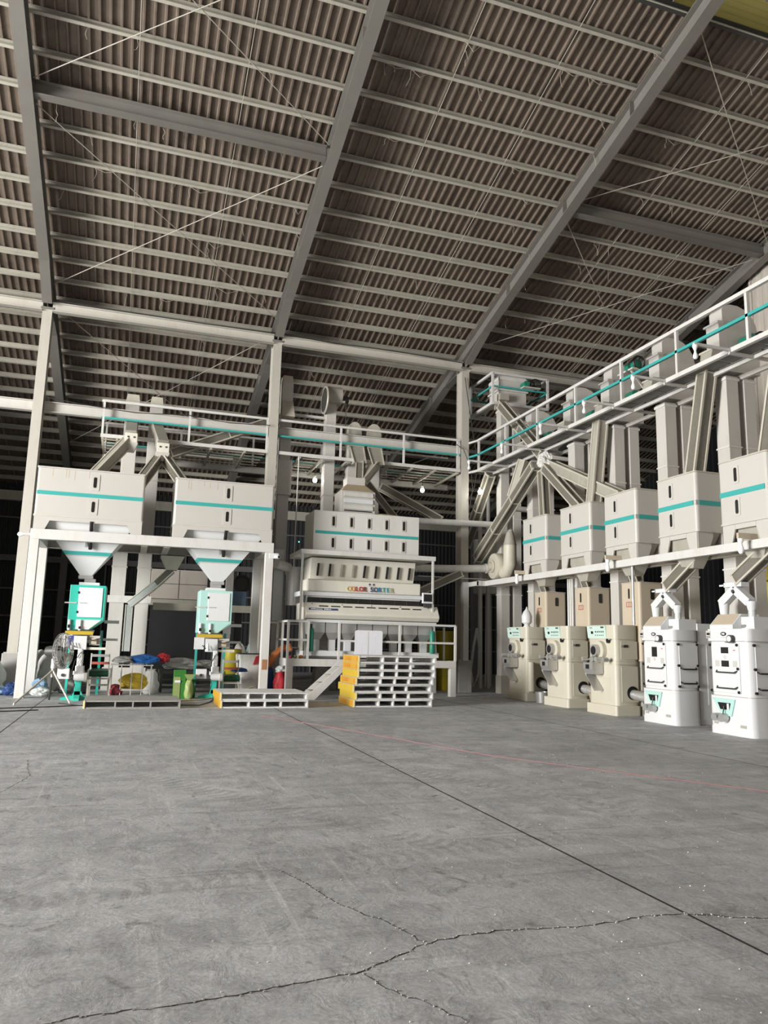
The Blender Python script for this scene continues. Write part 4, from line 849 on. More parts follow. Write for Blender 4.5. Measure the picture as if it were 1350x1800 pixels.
def hooded(x0, x1, label):
    t = thing('bucket_elevator', label, 'elevator', ((x0+x1)/2, 23.3, 0), 'bucket elevators'); y0, y1 = 23.1, 23.5
    MB().box(x0, x1, y0, y1, 0.5, 8.1).build('leg_casing', 'white', t, bevel=0.008)
    MB().prism([(x0-0.03, 8.1)]+[((x0+x1)/2+(x1-x0+0.06)/2*math.cos(a), 8.1+0.42*math.sin(a)**0.7) for a in [math.pi*(1-k/8) for k in range(1, 8)]]+[(x1+0.03, 8.1)], 'y', y0-0.03, y1+0.03).build('hood', 'galv_edge', t)
    MB().box(x0-0.04, x1+0.04, y0-0.04, y1+0.04, 0, 0.55).build('boot', 'white', t)
    for z in (3.4, 5.6): MB().box(x0-0.02, x1+0.02, y0-0.02, y1+0.02, z, z+0.03).build('leg_flange', 'galv_edge', t)
    return t
hooded(6.26, 6.66, 'round-topped elevator leg, left of the pair behind the sorter'); hooded(6.9, 7.33, 'round-topped elevator leg, right of the pair behind the sorter')
for x, lb in ((6.45, 'glazed spout falling from the left round-topped elevator'), (7.05, 'flared spout falling from the right round-topped elevator')):
    t = thing('elevator_spout', lb, 'spout', (x, 22.7, 6.9), 'elevator spouts')
    MB().frus((x-0.17, x+0.17, 22.35, 22.75), 7.0, (x-0.22, x+0.22, 22.8, 23.1), 7.62).build('casing', 'galv', t); MB().box(x-0.24, x+0.24, 22.75, 23.1, 7.62, 7.68).build('flange', 'galv_edge', t)
    for sx in (-1, 1): MB().bar((x+sx*0.19, 22.33, 7.0), (x+sx*0.23, 22.78, 7.62), 0.03).build('edge', 'galv_edge', t)
chute((6.48, 22.5, 7.0), (6.3, 21.9, 6.25), 0.24, 'short chute feeding the sorter inlet from the left'); chute((7.0, 22.5, 7.0), (6.4, 21.9, 6.3), 0.24, 'short dusty chute feeding the sorter inlet from the right', False)
chute((6.5, 22.2, 6.5), (7.55, 21.9, 5.18), 0.2, 'narrow glazed chute running down onto the sorter bin')
chute((7.3, 23.0, 6.45), (9.35, 22.7, 5.42), 0.24, 'long glazed chute sloping right towards the pedestal column')
chute((8.25, 22.35, 2.95), (9.9, 22.3, 3.72), 0.24, 'glazed chute sloping up right beside the sorter screen')

# ================================================================== COLOUR SORTER
S = thing('colour_sorter', 'large cream colour sorting machine with COLOR SORTER lettering', 'sorter', (6.4, 21.4, 1.0))
def px(poly, x0, x1): return MB().prism(poly, 'x', x0, x1)
b = px([(21.12, 3.82), (21.3, 3.2), (22.1, 3.2), (22.1, 3.82)], 4.75, 7.9).build('chute_hopper', 'cream', S, bevel=0.01)
for k in range(9):
    x = 4.96+k*0.345; m = MB(); 
    m.add([(x-0.028, 21.143, 3.66), (x+0.028, 21.143, 3.66), (x+0.022, 21.243, 3.31), (x-0.034, 21.243, 3.31), (x-0.028, 21.10, 3.66), (x+0.028, 21.10, 3.66), (x+0.022, 21.2, 3.31), (x-0.034, 21.2, 3.31)], [(0,1,2,3),(7,6,5,4),(0,4,5,1),(1,5,6,2),(2,6,7,3),(3,7,4,0)])
    m.build('sight_slot', 'slot_dark' if k not in (2, 3) else 'galv', b)
px([(20.92, 2.86), (20.9, 3.17), (20.98, 3.2), (22.0, 3.2), (22.0, 2.86)], 4.63, 7.98).build('head_cover', 'cream', S, bevel=0.015)
px([(20.75, 2.72), (20.72, 2.82), (20.95, 2.86), (22.0, 2.86), (22.0, 2.72)], 4.47, 8.0).build('upper_lip', 'cool_white', S, bevel=0.01)
px([(20.86, 2.52), (20.86, 2.72), (21.9, 2.72), (21.9, 2.52)], 4.6, 8.0).build('window_band', 'slot_dark', S)
for k in range(10): MB().box(4.62+k*0.365, 4.632+k*0.365, 20.852, 20.87, 2.53, 2.72).build('window_divider', 'dark_steel', S)
MB().box(4.6, 7.95, 20.835, 20.86, 2.68, 2.735).build('window_lip', 'cool_white', S)
for x in (4.46, 4.56): MB().prism([(20.75, 2.72), (20.9, 2.72), (20.92, 2.4), (20.84, 2.4)], 'x', x, x+0.03).build('side_arm', 'cool_white', S)
LC = [(20.78, 2.535), (20.60, 2.25), (20.59, 2.2), (20.68, 2.1), (20.9, 2.06), (21.9, 2.06), (21.9, 2.535)]
lc = px(LC, 4.53, 8.47).build('lower_cover', 'cream', S, bevel=0.02)
# vent slots, model plate on the sloping face of the lower cover
dn = (V((0, 20.60, 2.25))-V((0, 20.78, 2.535))).normalized(); nn = V((0, dn.z, -dn.y)); nn = nn if nn.z > 0 else -nn
def on_cover(x0, x1, s0, s1, m, nm, th=0.006):
    p = lambda x, s, h: V((x, 20.78, 2.535))+dn*s+nn*h
    MB().add([p(x0, s0, 0), p(x1, s0, 0), p(x1, s1, 0), p(x0, s1, 0), p(x0, s0, th), p(x1, s0, th), p(x1, s1, th), p(x0, s1, th)], [(0,3,2,1),(4,5,6,7),(0,1,5,4),(1,2,6,5),(2,3,7,6),(3,0,4,7)]).build(nm, m, lc)
for k in range(9): on_cover(4.92+k*0.345, 5.18+k*0.345, 0.1, 0.135, 'slot_dark', 'vent_slot')
for k in range(5): on_cover(4.72+k*0.86, 4.745+k*0.86, 0.04, 0.065, 'black', 'cover_bolt')
on_cover(4.62, 5.45, 0.19, 0.255, 'blue_print', 'model_plate')
rot = Euler((math.atan2(-dn.z, -dn.y), 0, 0)); rot = Euler((math.acos(min(1, nn.z)), 0, 0))
for k in range(14):
    if k != 8: on_cover(4.68+k*0.042, 4.708+k*0.042, 0.205 if k in (1, 2, 9, 10, 11) else 0.215, 0.24, 'paper', 'plate_mark', 0.009)
MB().box(4.6, 8.42, 20.72, 20.9, 1.99, 2.07).build('under_lip', 'cool_white', S)
# lettering
word = 'COLOR SORTER'; cm_ = ['l_yellow', 'l_orange', 'l_red', 'l_red', 'l_maroon', None, 'l_navy', 'l_navy', 'l_blue', 'l_teal', 'l_teal', 'l_olive']
for i, ch in enumerate(word):
    if ch != ' ':
        o = text(ch, 'letter', cm_[i], S, (5.80+i*0.122+(-0.05 if i > 5 else 0), 20.893, 2.955), ROT_Y, 0.19, 0.006, sx=0.86)
        md = o.data
for x in (6.40, 6.52): MB().box(x, x+0.05, 20.893, 20.91, 3.08, 3.13).build('maker_mark', 'l_navy', S)
MB().box(6.40, 6.57, 20.893, 20.91, 3.05, 3.058).build('maker_mark', 'galv', S)
# collecting funnels and spouts
for k in range(8):
    x = 4.92+k*0.455
    f_ = MB(); f_.frus((x-0.1, x+0.1, 20.92, 21.1), 1.52, (x-0.215, x+0.215, 20.8, 21.5), 1.72); f_.box(x-0.215, x+0.215, 20.8, 21.5, 1.72, 1.99); f_.build('collecting_funnel', 'steel', S)
    MB().box(x-0.09, x+0.09, 20.9, 21.08, 1.22, 1.52).build('spout', 'cool_white', S)
for x in (4.72, 8.28):
    c = MB().lathe([(0, 0), (0.075, 0), (0.08, 0.02), (0.08, 0.56), (0.05, 0.64), (0.0, 0.64)], (x, 20.68, 1.2), n=14).build('gas_cylinder', 'green_cyl', S, smooth=True)
    MB().lathe([(0.03, 0.63), (0.035, 0.74), (0, 0.74)], (x, 20.68, 1.2), n=8).build('cylinder_valve', 'dark_steel', c)
    MB().bar((x-0.12 if x < 6 else x+0.16, 20.8, 1.2), (x-0.2 if x < 6 else x+0.08, 20.8, 2.05), 0.06).build('support_leg', 'cool_white', S)
MB().box(4.55, 8.5, 20.72, 20.86, 1.08, 1.22).build('base_beam', 'cool_white', S); MB().box(4.55, 8.5, 21.7, 21.85, 1.0, 1.22).build('base_beam', 'cool_white', S)
for x in (4.6, 8.4): MB().box(x, x+0.1, 20.86, 21.7, 1.0, 1.2).build('base_beam', 'cool_white', S); MB().box(x, x+0.1, 21.6, 21.8, 1.2, 2.1).build('rear_leg', 'cream', S)
sc = MB().rbox(7.94, 8.27, 20.62, 20.68, 2.62, 2.92, 0.0101, 1).build('screen', 'cool_white', S); MB().box(7.98, 8.23, 20.612, 20.62, 2.67, 2.88).build('display', 'screen', sc)
MB().box(8.0, 8.2, 20.64, 20.7, 2.5, 2.62).build('screen_bracket', 'dark_steel', S)
for x in (4.4, 8.28): MB().bar((x, 20.7, 1.3 if x < 5 else 2.2), (x, 20.7, 3.86), 0.055).build('hanger_post', 'frame_white', S)
B = thing('sorter_bin', 'wide bin with ten sight windows above the colour sorter', 'bin', (6.35, 21.6, 3.86))
MB().box(4.35, 8.36, 20.66, 22.3, 3.86, 3.99).build('bearer_plate', 'frame_white', B, bevel=0.008)
sh = MB().box(4.75, 7.95, 21.0, 22.2, 3.99, 5.17).build('shell', 'sorter_white', B, bevel=0.015)
MB().box(4.8, 7.92, 20.992, 21.01, 4.5, 4.585).build('stripe', 'teal', B)
for z in (4.74, 4.12):
    for k in range(5):
        f_, s_ = MB(), MB(); slot(f_, s_, 'y', 21.0, 5.32+k*0.535, z, z+0.27, 0.07, 0.035); o = f_.build('sight_frame', 'white', B); s_.build('sight_glass', 'slot_dark', o)
sack((7.1, 21.6, 5.17), (0.75, 0.45, 0.05), 'dusty_top', 'heap of dust and cloth on top of the sorter bin', 'dust heap', 31, 'dust_heap', jit=0.15)
I_ = thing('inlet_feeder', 'louvred white inlet box standing on the sorter bin', 'feeder', (6.05, 21.6, 5.17))
MB().box(5.58, 6.62, 21.2, 22.0, 5.17, 5.85).build('box_frame', 'white', I_, bevel=0.01)
for z in (5.28, 5.47, 5.66): MB().prism([(21.19, z), (21.15, z+0.02), (21.17, z+0.14), (21.19, z+0.15)], 'x', 5.66, 6.54).build('louvre', 'frame_white' if z != 5.47 else 'cool_white', I_)
MB().box(5.68, 6.52, 21.188, 21.2, 5.24, 5.27).build('gap', 'slot_dark', I_)
MB().frus((5.6, 6.6, 21.2, 22.0), 5.85, (5.82, 6.38, 21.5, 21.95), 6.1).build('transition', 'dusty_top', I_); MB().box(5.82, 6.38, 21.5, 21.95, 6.1, 6.32).build('neck', 'white', I_)
# platform
P = thing('sorter_platform', 'white railed platform with stairs carrying the colour sorter', 'platform', (6.5, 21, 0))
MB().box(4.05, 8.98, 20.55, 20.63, 0.80, 1.0).build('front_beam', 'frame_white', P, bevel=0.008); MB().box(4.05, 8.98, 22.15, 22.23, 0.8, 1.0).build('rear_beam', 'frame_white', P)
for x in (4.05, 8.9): MB().box(x, x+0.08, 20.63, 22.15, 0.8, 1.0).build('end_beam', 'frame_white', P)
for k in range(9): MB().box(4.13, 8.9, 20.66+k*0.165, 20.8+k*0.165, 0.96, 0.995).build('deck_board', 'galv', P)
for x in (4.05, 8.8):
    for y in (20.55, 22.05): MB().box(x, x+0.18, y, y+0.18, 0, 0.8).build('leg', 'frame_white', P, bevel=0.008)
for x0, x1 in ((4.07, 4.62), (5.49, 8.96)):
    for z in (2.0, 1.5): MB().bar((x0, 20.59, z), (x1, 20.59, z), 0.055).build('rail', 'frame_white', P)
for x in (4.07, 4.62, 5.49, 7.26, 8.96): MB().bar((x, 20.59, 1.0), (x, 20.59, 2.0), 0.06).build('rail_post', 'frame_white', P)
for x in (4.07, 8.94):
    for z in (2.0, 1.5): MB().bar((x, 20.59, z), (x, 22.2, z), 0.055).build('rail', 'frame_white', P)
    for y in (21.4, 22.2): MB().bar((x, y, 1.0), (x, y, 2.0), 0.055).build('rail_post', 'frame_white', P)
MB().box(3.6, 4.05, 22.0, 22.06, 1.95, 2.0).build('rail', 'frame_white', P)
for y in (20.2, 19.55):
    MB().prism([(5.62, 0.98), (5.42, 0.98), (4.32, 0.0), (4.62, 0.0)], 'y', y, y+0.05).build('stair_stringer', 'frame_white', P)
for k in range(4): MB().box(4.52+k*0.24, 4.78+k*0.24, 19.6, 20.2, 0.19+k*0.2, 0.22+k*0.2).build('stair_tread', 'galv', P)
t = thing('notice_board', 'pale rounded notice sheet with two columns hung on the platform rail', 'board', (6.3, 20.5, 1.05))
bd = MB().prism(rrect(5.92, 6.72, 1.06, 1.80, 0.06, 4), 'y', 20.5, 20.52).build('panel', 'paper', t); MB().box(6.30, 6.31, 20.497, 20.5, 1.08, 1.78).build('fold', 'galv', bd)
for i, (x, z) in enumerate(((4.2, 1.0), (4.33, 1.0), (4.46, 1.0), (4.54, 1.0))):
    tag(MB().blob((x, (20.75, 20.78, 20.76, 20.98)[i], z+0.045), 0.055, 0.055, 0.045, 10, 7, 0.03, 0, i).build('round_fruit', ('maroon', 'lime_pack', 'fruit_orange', 'orange')[i], smooth=True), ('dark red round item at the left end of the platform deck', 'green round item on the platform deck behind the rail', 'bright orange round item on the platform deck', 'dull orange round item nearest the sorter leg on the deck')[i], 'fruit', 'round items on the deck')
# ---- pipes around the sorter and the pedestal column
def pipe(pts, r, m, label, name='air_pipe', flanges=()):
    t = thing(name, label, 'pipe', pts[0], 'air pipes'); MB().tube(pts, r, 14).build('tube', m, t, smooth=True)
    for i in flanges:
        p, q = V(pts[i]), V(pts[i+1]) if i+1 < len(pts) else V(pts[i-1]); d = (q-p).normalized()*0.03; MB().cyl(p-d, p+d, r*1.25).build('flange', m, t)
    return t
pipe([(7.9, 22.3, 5.28), (10.4, 22.3, 5.34), (11.0, 22.35, 5.36), (12.6, 22.6, 5.4)], 0.1, 'pipe_white', 'upper white pipe from the sorter bin past the pedestal column', flanges=(0,))
pipe([(8.0, 22.3, 3.78), (9.5, 22.3, 3.83), (10.75, 22.25, 3.9)], 0.125, 'pipe_white', 'lower white pipe running from the sorter to the blower', flanges=(0, 2))
pipe([(8.4, 22.25, 3.55), (10.8, 22.25, 3.55)], 0.02, 'steel', 'thin steel conduit under the lower white pipe')
pipe([(3.95, 22.3, 3.7), (4.4, 22.6, 3.62)], 0.14, 'pipe_white', 'short thick pipe behind the right post of the stand')
tag(MB().cyl((4.65, 22.7, 2.5), (4.65, 22.7, 3.65), 0.3, n=20).build('dust_canister', 'pipe_white', smooth=True), 'white canister hanging left of the colour sorter', 'canister')
bl = thing('centrifugal_blower', 'cream centrifugal blower with conical outlet right of the pedestal column', 'blower', (10.95, 21.4, 3.5))
MB().lathe([(0.0, -0.14), (0.4, -0.14), (0.42, -0.1), (0.42, 0.1), (0.4, 0.14), (0, 0.14)], (10.95, 21.9, 3.95), (1, 0, 0), 24).build('volute', 'pipe_cream', bl, smooth=True)
MB().torus((10.78, 21.95, 3.95), (1, 0, 0), 0.17, 0.035).build('inlet_ring', 'pipe_cream', bl); MB().cyl((10.7, 22.0, 3.95), (10.85, 21.95, 3.95), 0.14).build('inlet', 'pipe_cream', bl, smooth=True)
MB().tube([(11.05, 21.6, 3.72), (11.05, 21.35, 3.75), (11.05, 21.2, 3.95), (11.05, 21.2, 4.55)], [0.2, 0.2, 0.21, 0.2], 16).build('elbow', 'pipe_cream', bl, smooth=True)
MB().cyl((11.05, 21.2, 4.55), (11.05, 21.2, 5.0), 0.21, 0.1, n=16).build('cone', 'galv', bl, smooth=True)
pipe([(11.05, 21.2, 4.98), (11.05, 21.2, 5.6), (11.12, 21.25, 5.72), (11.4, 21.3, 5.75), (12.4, 21.4, 5.75)], 0.09, 'pipe_white', 'white bent pipe rising from the blower cone')
for i, (x, y) in enumerate(((11.6, 24.5), (11.95, 24.6))): pipe([(x, y, 0), (x, y, 6.8)], 0.08, 'pipe_white', ('left', 'right')[i]+' of two tall grey pipes in the dark behind the blower')
t = thing('round_tank', 'pale round tank with teal band in the dark behind the column', 'tank', (12.4, 25.5, 0))
MB().cyl((12.4, 25.5, 3.3), (12.4, 25.5, 5.3), 0.55, n=24).build('shell', 'pipe_white', t, smooth=True); MB().cyl((12.4, 25.5, 4.4), (12.4, 25.5, 4.52), 0.56, n=24).build('band', 'teal', t); MB().cyl((12.4, 25.5, 0), (12.4, 25.5, 3.3), 0.12).build('leg', 'pipe_white', t)
def drum(x, y, z, label, m='yellow_drum'):
    t = thing('yellow_drum', label, 'drum', (x, y, z), 'yellow drums')
    MB().lathe([(0, 0), (0.28, 0), (0.3, 0.03), (0.3, 0.42), (0.315, 0.45), (0.3, 0.48), (0.3, 0.9), (0.27, 0.93), (0, 0.93)], (x, y, z), n=20).build('shell', m, t, smooth=True)
    MB().cyl((x+0.1, y, z+0.93), (x+0.1, y, z+0.96), 0.05).build('bung', 'black', t)
for i, (x, y, z, lb) in enumerate(((9.15, 23.3, 0, 'lower left yellow drum behind the sorter platform'), (9.85, 23.5, 0, 'lower right yellow drum behind the sorter platform'), (9.15, 23.3, 0.97, 'upper left yellow drum seen above the platform deck'), (9.85, 23.5, 0.97, 'upper right yellow drum seen above the platform deck'),
    (11.3, 25.9, 0, 'dim yellow drum in the dark right of the pedestal'), (12.75, 12.75, 2.0, 'yellow drum high behind the nearest white mill'), (12.75, 12.75, 2.95, 'top yellow drum behind the nearest white mill'))): drum(x, y, z, lb)
tag(MB().box(12.4, 13.1, 12.4, 13.1, 0, 2.0).build('drum_crate', 'dark_girt', bevel=0.01), 'dark crate below the yellow drums at the right edge', 'crate')
tag(MB().tube([(11.45, 24.45, 2.0), (11.3, 24.4, 1.4), (11.2, 24.4, 0.6), (11.3, 24.4, 0.06), (11.5, 24.4, 0.5), (11.52, 24.4, 1.4), (11.45, 24.45, 2.05)], 0.05, 8).build('hanging_bag', 'plastic_clear', smooth=True), 'pale coiled hose hanging in the dark right of the pedestal', 'hose')
tag(MB().box(4.72, 4.75, 22.9, 22.93, 4.45, 4.48).build('indicator_light', 'led_green'), 'tiny green indicator light in the dark left of the sorter bin', 'indicator')
# ================================================================== RIGHT-HAND ROW
FX = 10.37
# ---- bearer beam and posts
t = thing('bearer_frame', 'long white bearer beam on posts carrying the row of square bins', 'frame', (10.6, 16, 0))
MB().bar((FX+0.06, 21.6, 3.36), (FX+0.06, 9.0, 3.36), 0.12, 0.16).build('front_beam', 'frame_white', t, bevel=0.006)
MB().bar((11.02, 21.6, 3.36), (11.02, 9.0, 3.36), 0.1, 0.14).build('rear_beam', 'galv_edge', t)
MB().bar((10.15, 21.62, 3.36), (11.1, 21.62, 3.36), 0.12, 0.16).build('end_beam', 'frame_white', t); MB().bar((10.2, 22.5, 3.36), (10.2, 21.55, 3.36), 0.1, 0.14).build('link_beam', 'frame_white', t)
for y in (19.55, 17.5, 15.45, 13.5, 11.6, 9.7): MB().bar((FX+0.06, y, 3.36), (11.02, y, 3.36), 0.08, 0.12).build('cross_beam', 'galv_edge', t)
MB().box(9.98, 10.16, 22.3, 22.48, 0.97, 3.44).build('post', 'frame_white', t)
for y in (14.35, ): MB().cyl((10.5, y, 2.0), (10.5, y, 3.3), 0.03).build('conduit', 'steel', t)
for i, y in enumerate((19.05, 14.75, 10.75)):
    l = thing('bulb_bracket', ('unlit bulb on a tan arm beside the farthest square bin', 'unlit bulb on a tan arm under the middle square bin', 'unlit bulb on a tan arm under the nearest square bin')[i], 'lamp', (10.6, y, 3.44), 'bearer beam bulbs')
    MB().bar((10.08, y, 3.5), (11.1, y-0.03, 3.5), 0.05, 0.1).build('arm', 'tan_box', l); MB().lathe([(0, 0), (0.05, 0), (0.05, -0.05), (0.03, -0.09), (0, -0.1)], (10.14, y, 3.45)).build('socket', 'porcelain', l)
    MB().lathe([(0.025, -0.09), (0.05, -0.17), (0.055, -0.22), (0.03, -0.27), (0, -0.28)], (10.14, y, 3.45)).build('bulb', 'bulb_off', l, smooth=True)
# ---- square bins
def square_bin(y0, y1, label):
    x0, x1 = FX-0.01, 11.06; yc = (y0+y1)/2; t = thing('square_bin', label, 'bin', (FX+0.34, yc, 3.44), 'square bins on the bearer beam')
    MB().rbox(x0, x1, y0, y1, 3.79, 4.96, 0.07).build('shell', 'bin_white', t, bevel=0.008); MB().rbox(x0-0.012, x1+0.012, y0-0.012, y1+0.012, 4.96, 4.985, 0.07).build('rim', 'galv_edge', t)
    MB().rbox(x0-0.012, x1+0.012, y0-0.012, y1+0.012, 3.77, 3.8, 0.07).build('lower_rim', 'white', t)
    MB().box(x0-0.008, x0+0.01, y0+0.075, y1-0.03, 4.3, 4.395).build('stripe', 'teal', t); MB().box(x0+0.075, x1-0.02, y0-0.008, y0+0.01, 4.3, 4.395).build('stripe', 'teal', t)
    MB().box(x0+0.0, x0+0.075, y0-0.0, y0+0.075, 4.3, 4.395).build('corner_patch', 'white', t)
    for z in (4.55, 3.95):
        f_, s_ = MB(), MB(); slot(f_, s_, 'x', x0, y0+0.62*(y1-y0), z, z+0.26, 0.07, 0.04); o = f_.build('sight_frame', 'white', t); s_.build('sight_glass', 'slot_dark', o)
    for yy, d in ((y0+0.04, 1), (y1-0.04, -1)):
        MB().prism([(yy, 3.44), (yy+d*0.22, 3.44), (yy+d*0.3, 3.68), (yy+d*0.3, 3.78), (yy, 3.78)], 'x', x0+0.02, x0+0.05).build('foot', 'bin_white', t)
        MB().prism([(yy, 3.44), (yy+d*0.22, 3.44), (yy+d*0.3, 3.68), (yy+d*0.3, 3.78), (yy, 3.78)], 'x', x1-0.06, x1-0.03).build('foot', 'bin_white', t)
    MB().box(x0+0.02, x0+0.05, y0+0.345, y1-0.345, 3.68, 3.78).build('skirt', 'bin_white', t)
    for yy in (y0+0.03, y1-0.05): MB().prism([(x0+0.04, 3.44), (x0+0.3, 3.44), (x0+0.4, 3.68), (x0+0.4, 3.78), (x0+0.04, 3.78)], 'y', yy, yy+0.02).build('side_foot', 'bin_white', t)
    MB().frus((10.6, 10.85, yc-0.15, yc+0.15), 3.1, (x0+0.08, x1-0.08, y0+0.08, y1-0.08), 3.77).build('hopper', 'galv', t)
    return t
BN = [(17.82, 19.12, 'farthest square bin, nearest the pedestal column'), (15.74, 17.13, 'second farthest square bin above the middle polisher'), (13.97, 15.18, 'middle square bin of the five on the bearer beam'), (12.08, 13.26, 'second nearest square bin above the farther white mill'), (10.28, 11.46, 'nearest square bin at the right edge of the picture')]
for y0, y1, lb in BN: square_bin(y0, y1, lb)
# ---- bucket elevators
EL = [(19.85, 'bucket elevator with rounded head, farthest of those along the right catwalk'), (17.53, 'bucket elevator with rounded head, second from the far end of the catwalk'), (15.73, 'bucket elevator with rounded head at the middle of the right catwalk'), (13.8, 'bucket elevator with rounded head behind the farther white mill'), (11.92, 'bucket elevator with rounded head nearest the camera')]
HP = [(10.98, 7.1), (10.98, 8.12), (11.0, 8.17), (11.08, 8.17), (11.08, 8.42), (11.14, 8.5), (11.3, 8.56), (11.5, 8.56), (11.68, 8.5), (11.84, 8.38), (11.95, 8.2), (12.0, 7.98), (12.0, 7.1)]
def drive(t, y, x, z):
    MB().box(x-0.32, x+0.3, y-0.32, y, z-0.14, z-0.1).build('motor_shelf', 'white', t)
    MB().cyl((x-0.2, y-0.3, z), (x-0.2, y-0.02, z), 0.1, n=14).build('motor', 'green_cyl', t, smooth=True)
    MB().torus((x+0.2, y-0.16, z+0.05), (0, 1, 0), 0.19, 0.022, 24, 6).build('pulley_rim', 'black', t); pm = MB()
    for k in range(5): a = k*1.2566; pm.bar((x+0.2, y-0.16, z+0.05), (x+0.2+0.18*math.cos(a), y-0.16, z+0.05+0.18*math.sin(a)), 0.025)
    pm.build('pulley_spokes', 'black', t); MB().cyl((x+0.2, y-0.3, z+0.05), (x+0.2, y, z+0.05), 0.05, n=12).build('shaft', 'dark_steel', t)
    MB().bar((x-0.2, y-0.16, z+0.1), (x+0.2, y-0.16, z+0.24), 0.03, 0.012).build('drive_belt', 'black', t)
def elevator_right(y, label, zt=7.0, head=True, drv=True):
    t = thing('bucket_elevator', label, 'elevator', (11.45, y+0.17, 0), 'bucket elevators')
    for x0, x1 in ((11.1, 11.4), (11.55, 11.83)):
        MB().box(x0, x1, y, y+0.33, 0.5, zt).build('leg_casing', 'white', t, bevel=0.008)
        for z in (3.05, 5.5): MB().box(x0-0.015, x1+0.015, y-0.015, y+0.345, z, z+0.03).build('leg_flange', 'frame_white', t)
        MB().box(x0-0.02, x1+0.02, y-0.02, y+0.35, zt-0.1, zt-0.04).build('top_flange', 'frame_white', t)
    MB().box(11.08, 11.9, y-0.02, y+0.36, 0, 0.55).build('boot', 'galv', t)
    if head:
        MB().prism(HP, 'y', y+0.0, y+0.36).build('head', 'white', t, bevel=0.012)
        MB().box(10.94, 11.1, y-0.03, y+0.39, 8.1, 8.14).build('head_ledge', 'frame_white', t); MB().box(10.96, 12.02, y-0.02, y+0.38, 7.55, 7.58).build('head_seam', 'frame_white', t)
        d = MB().frus((10.72, 10.98, y+0.02, y+0.3), 7.12, (10.8, 10.98, y, y+0.34), 7.5).build('discharge', 'galv', t); MB().box(10.78, 10.99, y-0.03, y+0.37, 7.5, 7.54).build('discharge_flange', 'galv_edge', d)
        if drv: drive(t, y, 11.75, 7.75)
    return t
for i, (y, lb) in enumerate(EL): elevator_right(y, lb, drv=(i != 3))
MB_t = thing('drive_motor', 'black and green drive motor on a white shelf beside the head of the fourth elevator', 'motor', (10.75, 14.5, 7.62))
MB().box(10.55, 11.0, 14.18, 14.75, 7.84, 7.88).build('shelf', 'white', MB_t); MB().bar((10.98, 14.3, 7.4), (10.6, 14.3, 7.84), 0.04).build('shelf_brace', 'white', MB_t)
MB().cyl((10.75, 14.25, 8.0), (10.75, 14.6, 8.0), 0.12).build('motor', 'green_cyl', MB_t, smooth=True); MB().torus((10.75, 14.2, 8.02), (0, 1, 0), 0.15, 0.025).build('pulley', 'black', MB_t)
# near elevator whose head fills the right edge, only its drive shows
# ---- tower elevator with its own railed platform
e = elevator_right(21.9, 'tall elevator rising to the railed platform right of the pedestal column', 9.2, False)
MB().box(10.98, 11.95, 21.72, 22.5, 9.3, 9.75).build('head', 'white', e, bevel=0.012); MB().box(10.93, 12.0, 21.68, 22.54, 9.75, 9.8).build('head_seam', 'frame_white', e)
MB().box(10.98, 11.95, 21.72, 22.5, 9.8, 10.12).build('head_upper', 'white', e); MB().box(10.96, 11.97, 21.7, 22.52, 10.12, 10.22).build('hood_band', 'frame_white', e)
MB().prism([(10.96, 10.22), (11.12, 10.40), (11.65, 10.40), (11.97, 10.22)], 'y', 21.7, 22.52).build('hood', 'frame_white', e)
drive(e, 21.7, 12.0, 9.98); MB().box(10.88, 11.2, 21.5, 21.72, 9.36, 9.58).build('gear_box', 'galv', e)
t = thing('elevator_platform', 'small square railed platform around the tall elevator head', 'platform', (11.6, 22.1, 9.25))
x0, x1, y0, y1, z0 = 10.66, 12.68, 21.6, 23.3, 9.24
for (a, b) in (((x0, y0), (x1, y0)), ((x1, y0), (x1, y1)), ((x1, y1), (x0, y1)), ((x0, y1), (x0, y0))):
    for z, m, w, nm in ((0.0, 'frame_white', 0.09, 'edge_beam'), (1.03, 'frame_white', 0.07, 'top_rail'), (0.58, 'teal', 0.05, 'middle_rail')): MB().bar((a[0], a[1], z0+z), (b[0], b[1], z0+z), w).build(nm, m, t)
for a in ((x0, y0), (x1, y0), (x1, y1), (x0, y1)): MB().bar((a[0], a[1], z0), (a[0], a[1], z0+1.03), 0.07).build('rail_post', 'frame_white', t)
for k in range(7): MB().box(x0+0.05, 10.95, y0+0.05+k*0.23, y0+0.25+k*0.23, z0, z0+0.02).build('deck_slat', 'galv', t); MB().box(12.0, x1-0.05, y0+0.05+k*0.23, y0+0.25+k*0.23, z0, z0+0.02).build('deck_slat', 'galv', t)
MB().box(x0+0.1, x1-0.1, y0+0.03, y0+0.1, z0-0.2, z0-0.05).build('bearer', 'galv', t)
# ---- chutes
chute((10.78, 21.25, 9.1), (10.85, 18.75, 6.85), 0.26, 'long chute falling from the tower platform to the wrapped junction')
chute((10.62, 18.75, 6.55), (10.62, 22.7, 4.2), 0.28, 'long glazed chute slanting down left from the wrapped junction')
chute((10.75, 18.5, 6.45), (10.75, 16.7, 4.99), 0.24, 'glazed chute from the wrapped junction to the second square bin')
chute((10.95, 18.45, 6.5), (10.8, 15.05, 4.99), 0.28, 'broad solid chute from the wrapped junction to the middle square bin', False)
chute((10.8, 18.7, 6.4), (10.75, 18.5, 4.99), 0.24, 'short upright chute dropping to the farthest square bin')
chute((10.8, 15.85, 7.1), (10.74, 16.15, 4.99), 0.27, 'steep solid chute between the second and middle square bins', False)
chute((10.8, 12.1, 7.1), (10.72, 12.5, 4.99), 0.27, 'steep glazed chute dropping onto the second nearest bin')
chute((10.8, 10.2, 6.9), (10.75, 10.62, 4.99), 0.24, 'steep glazed chute dropping onto the nearest bin')
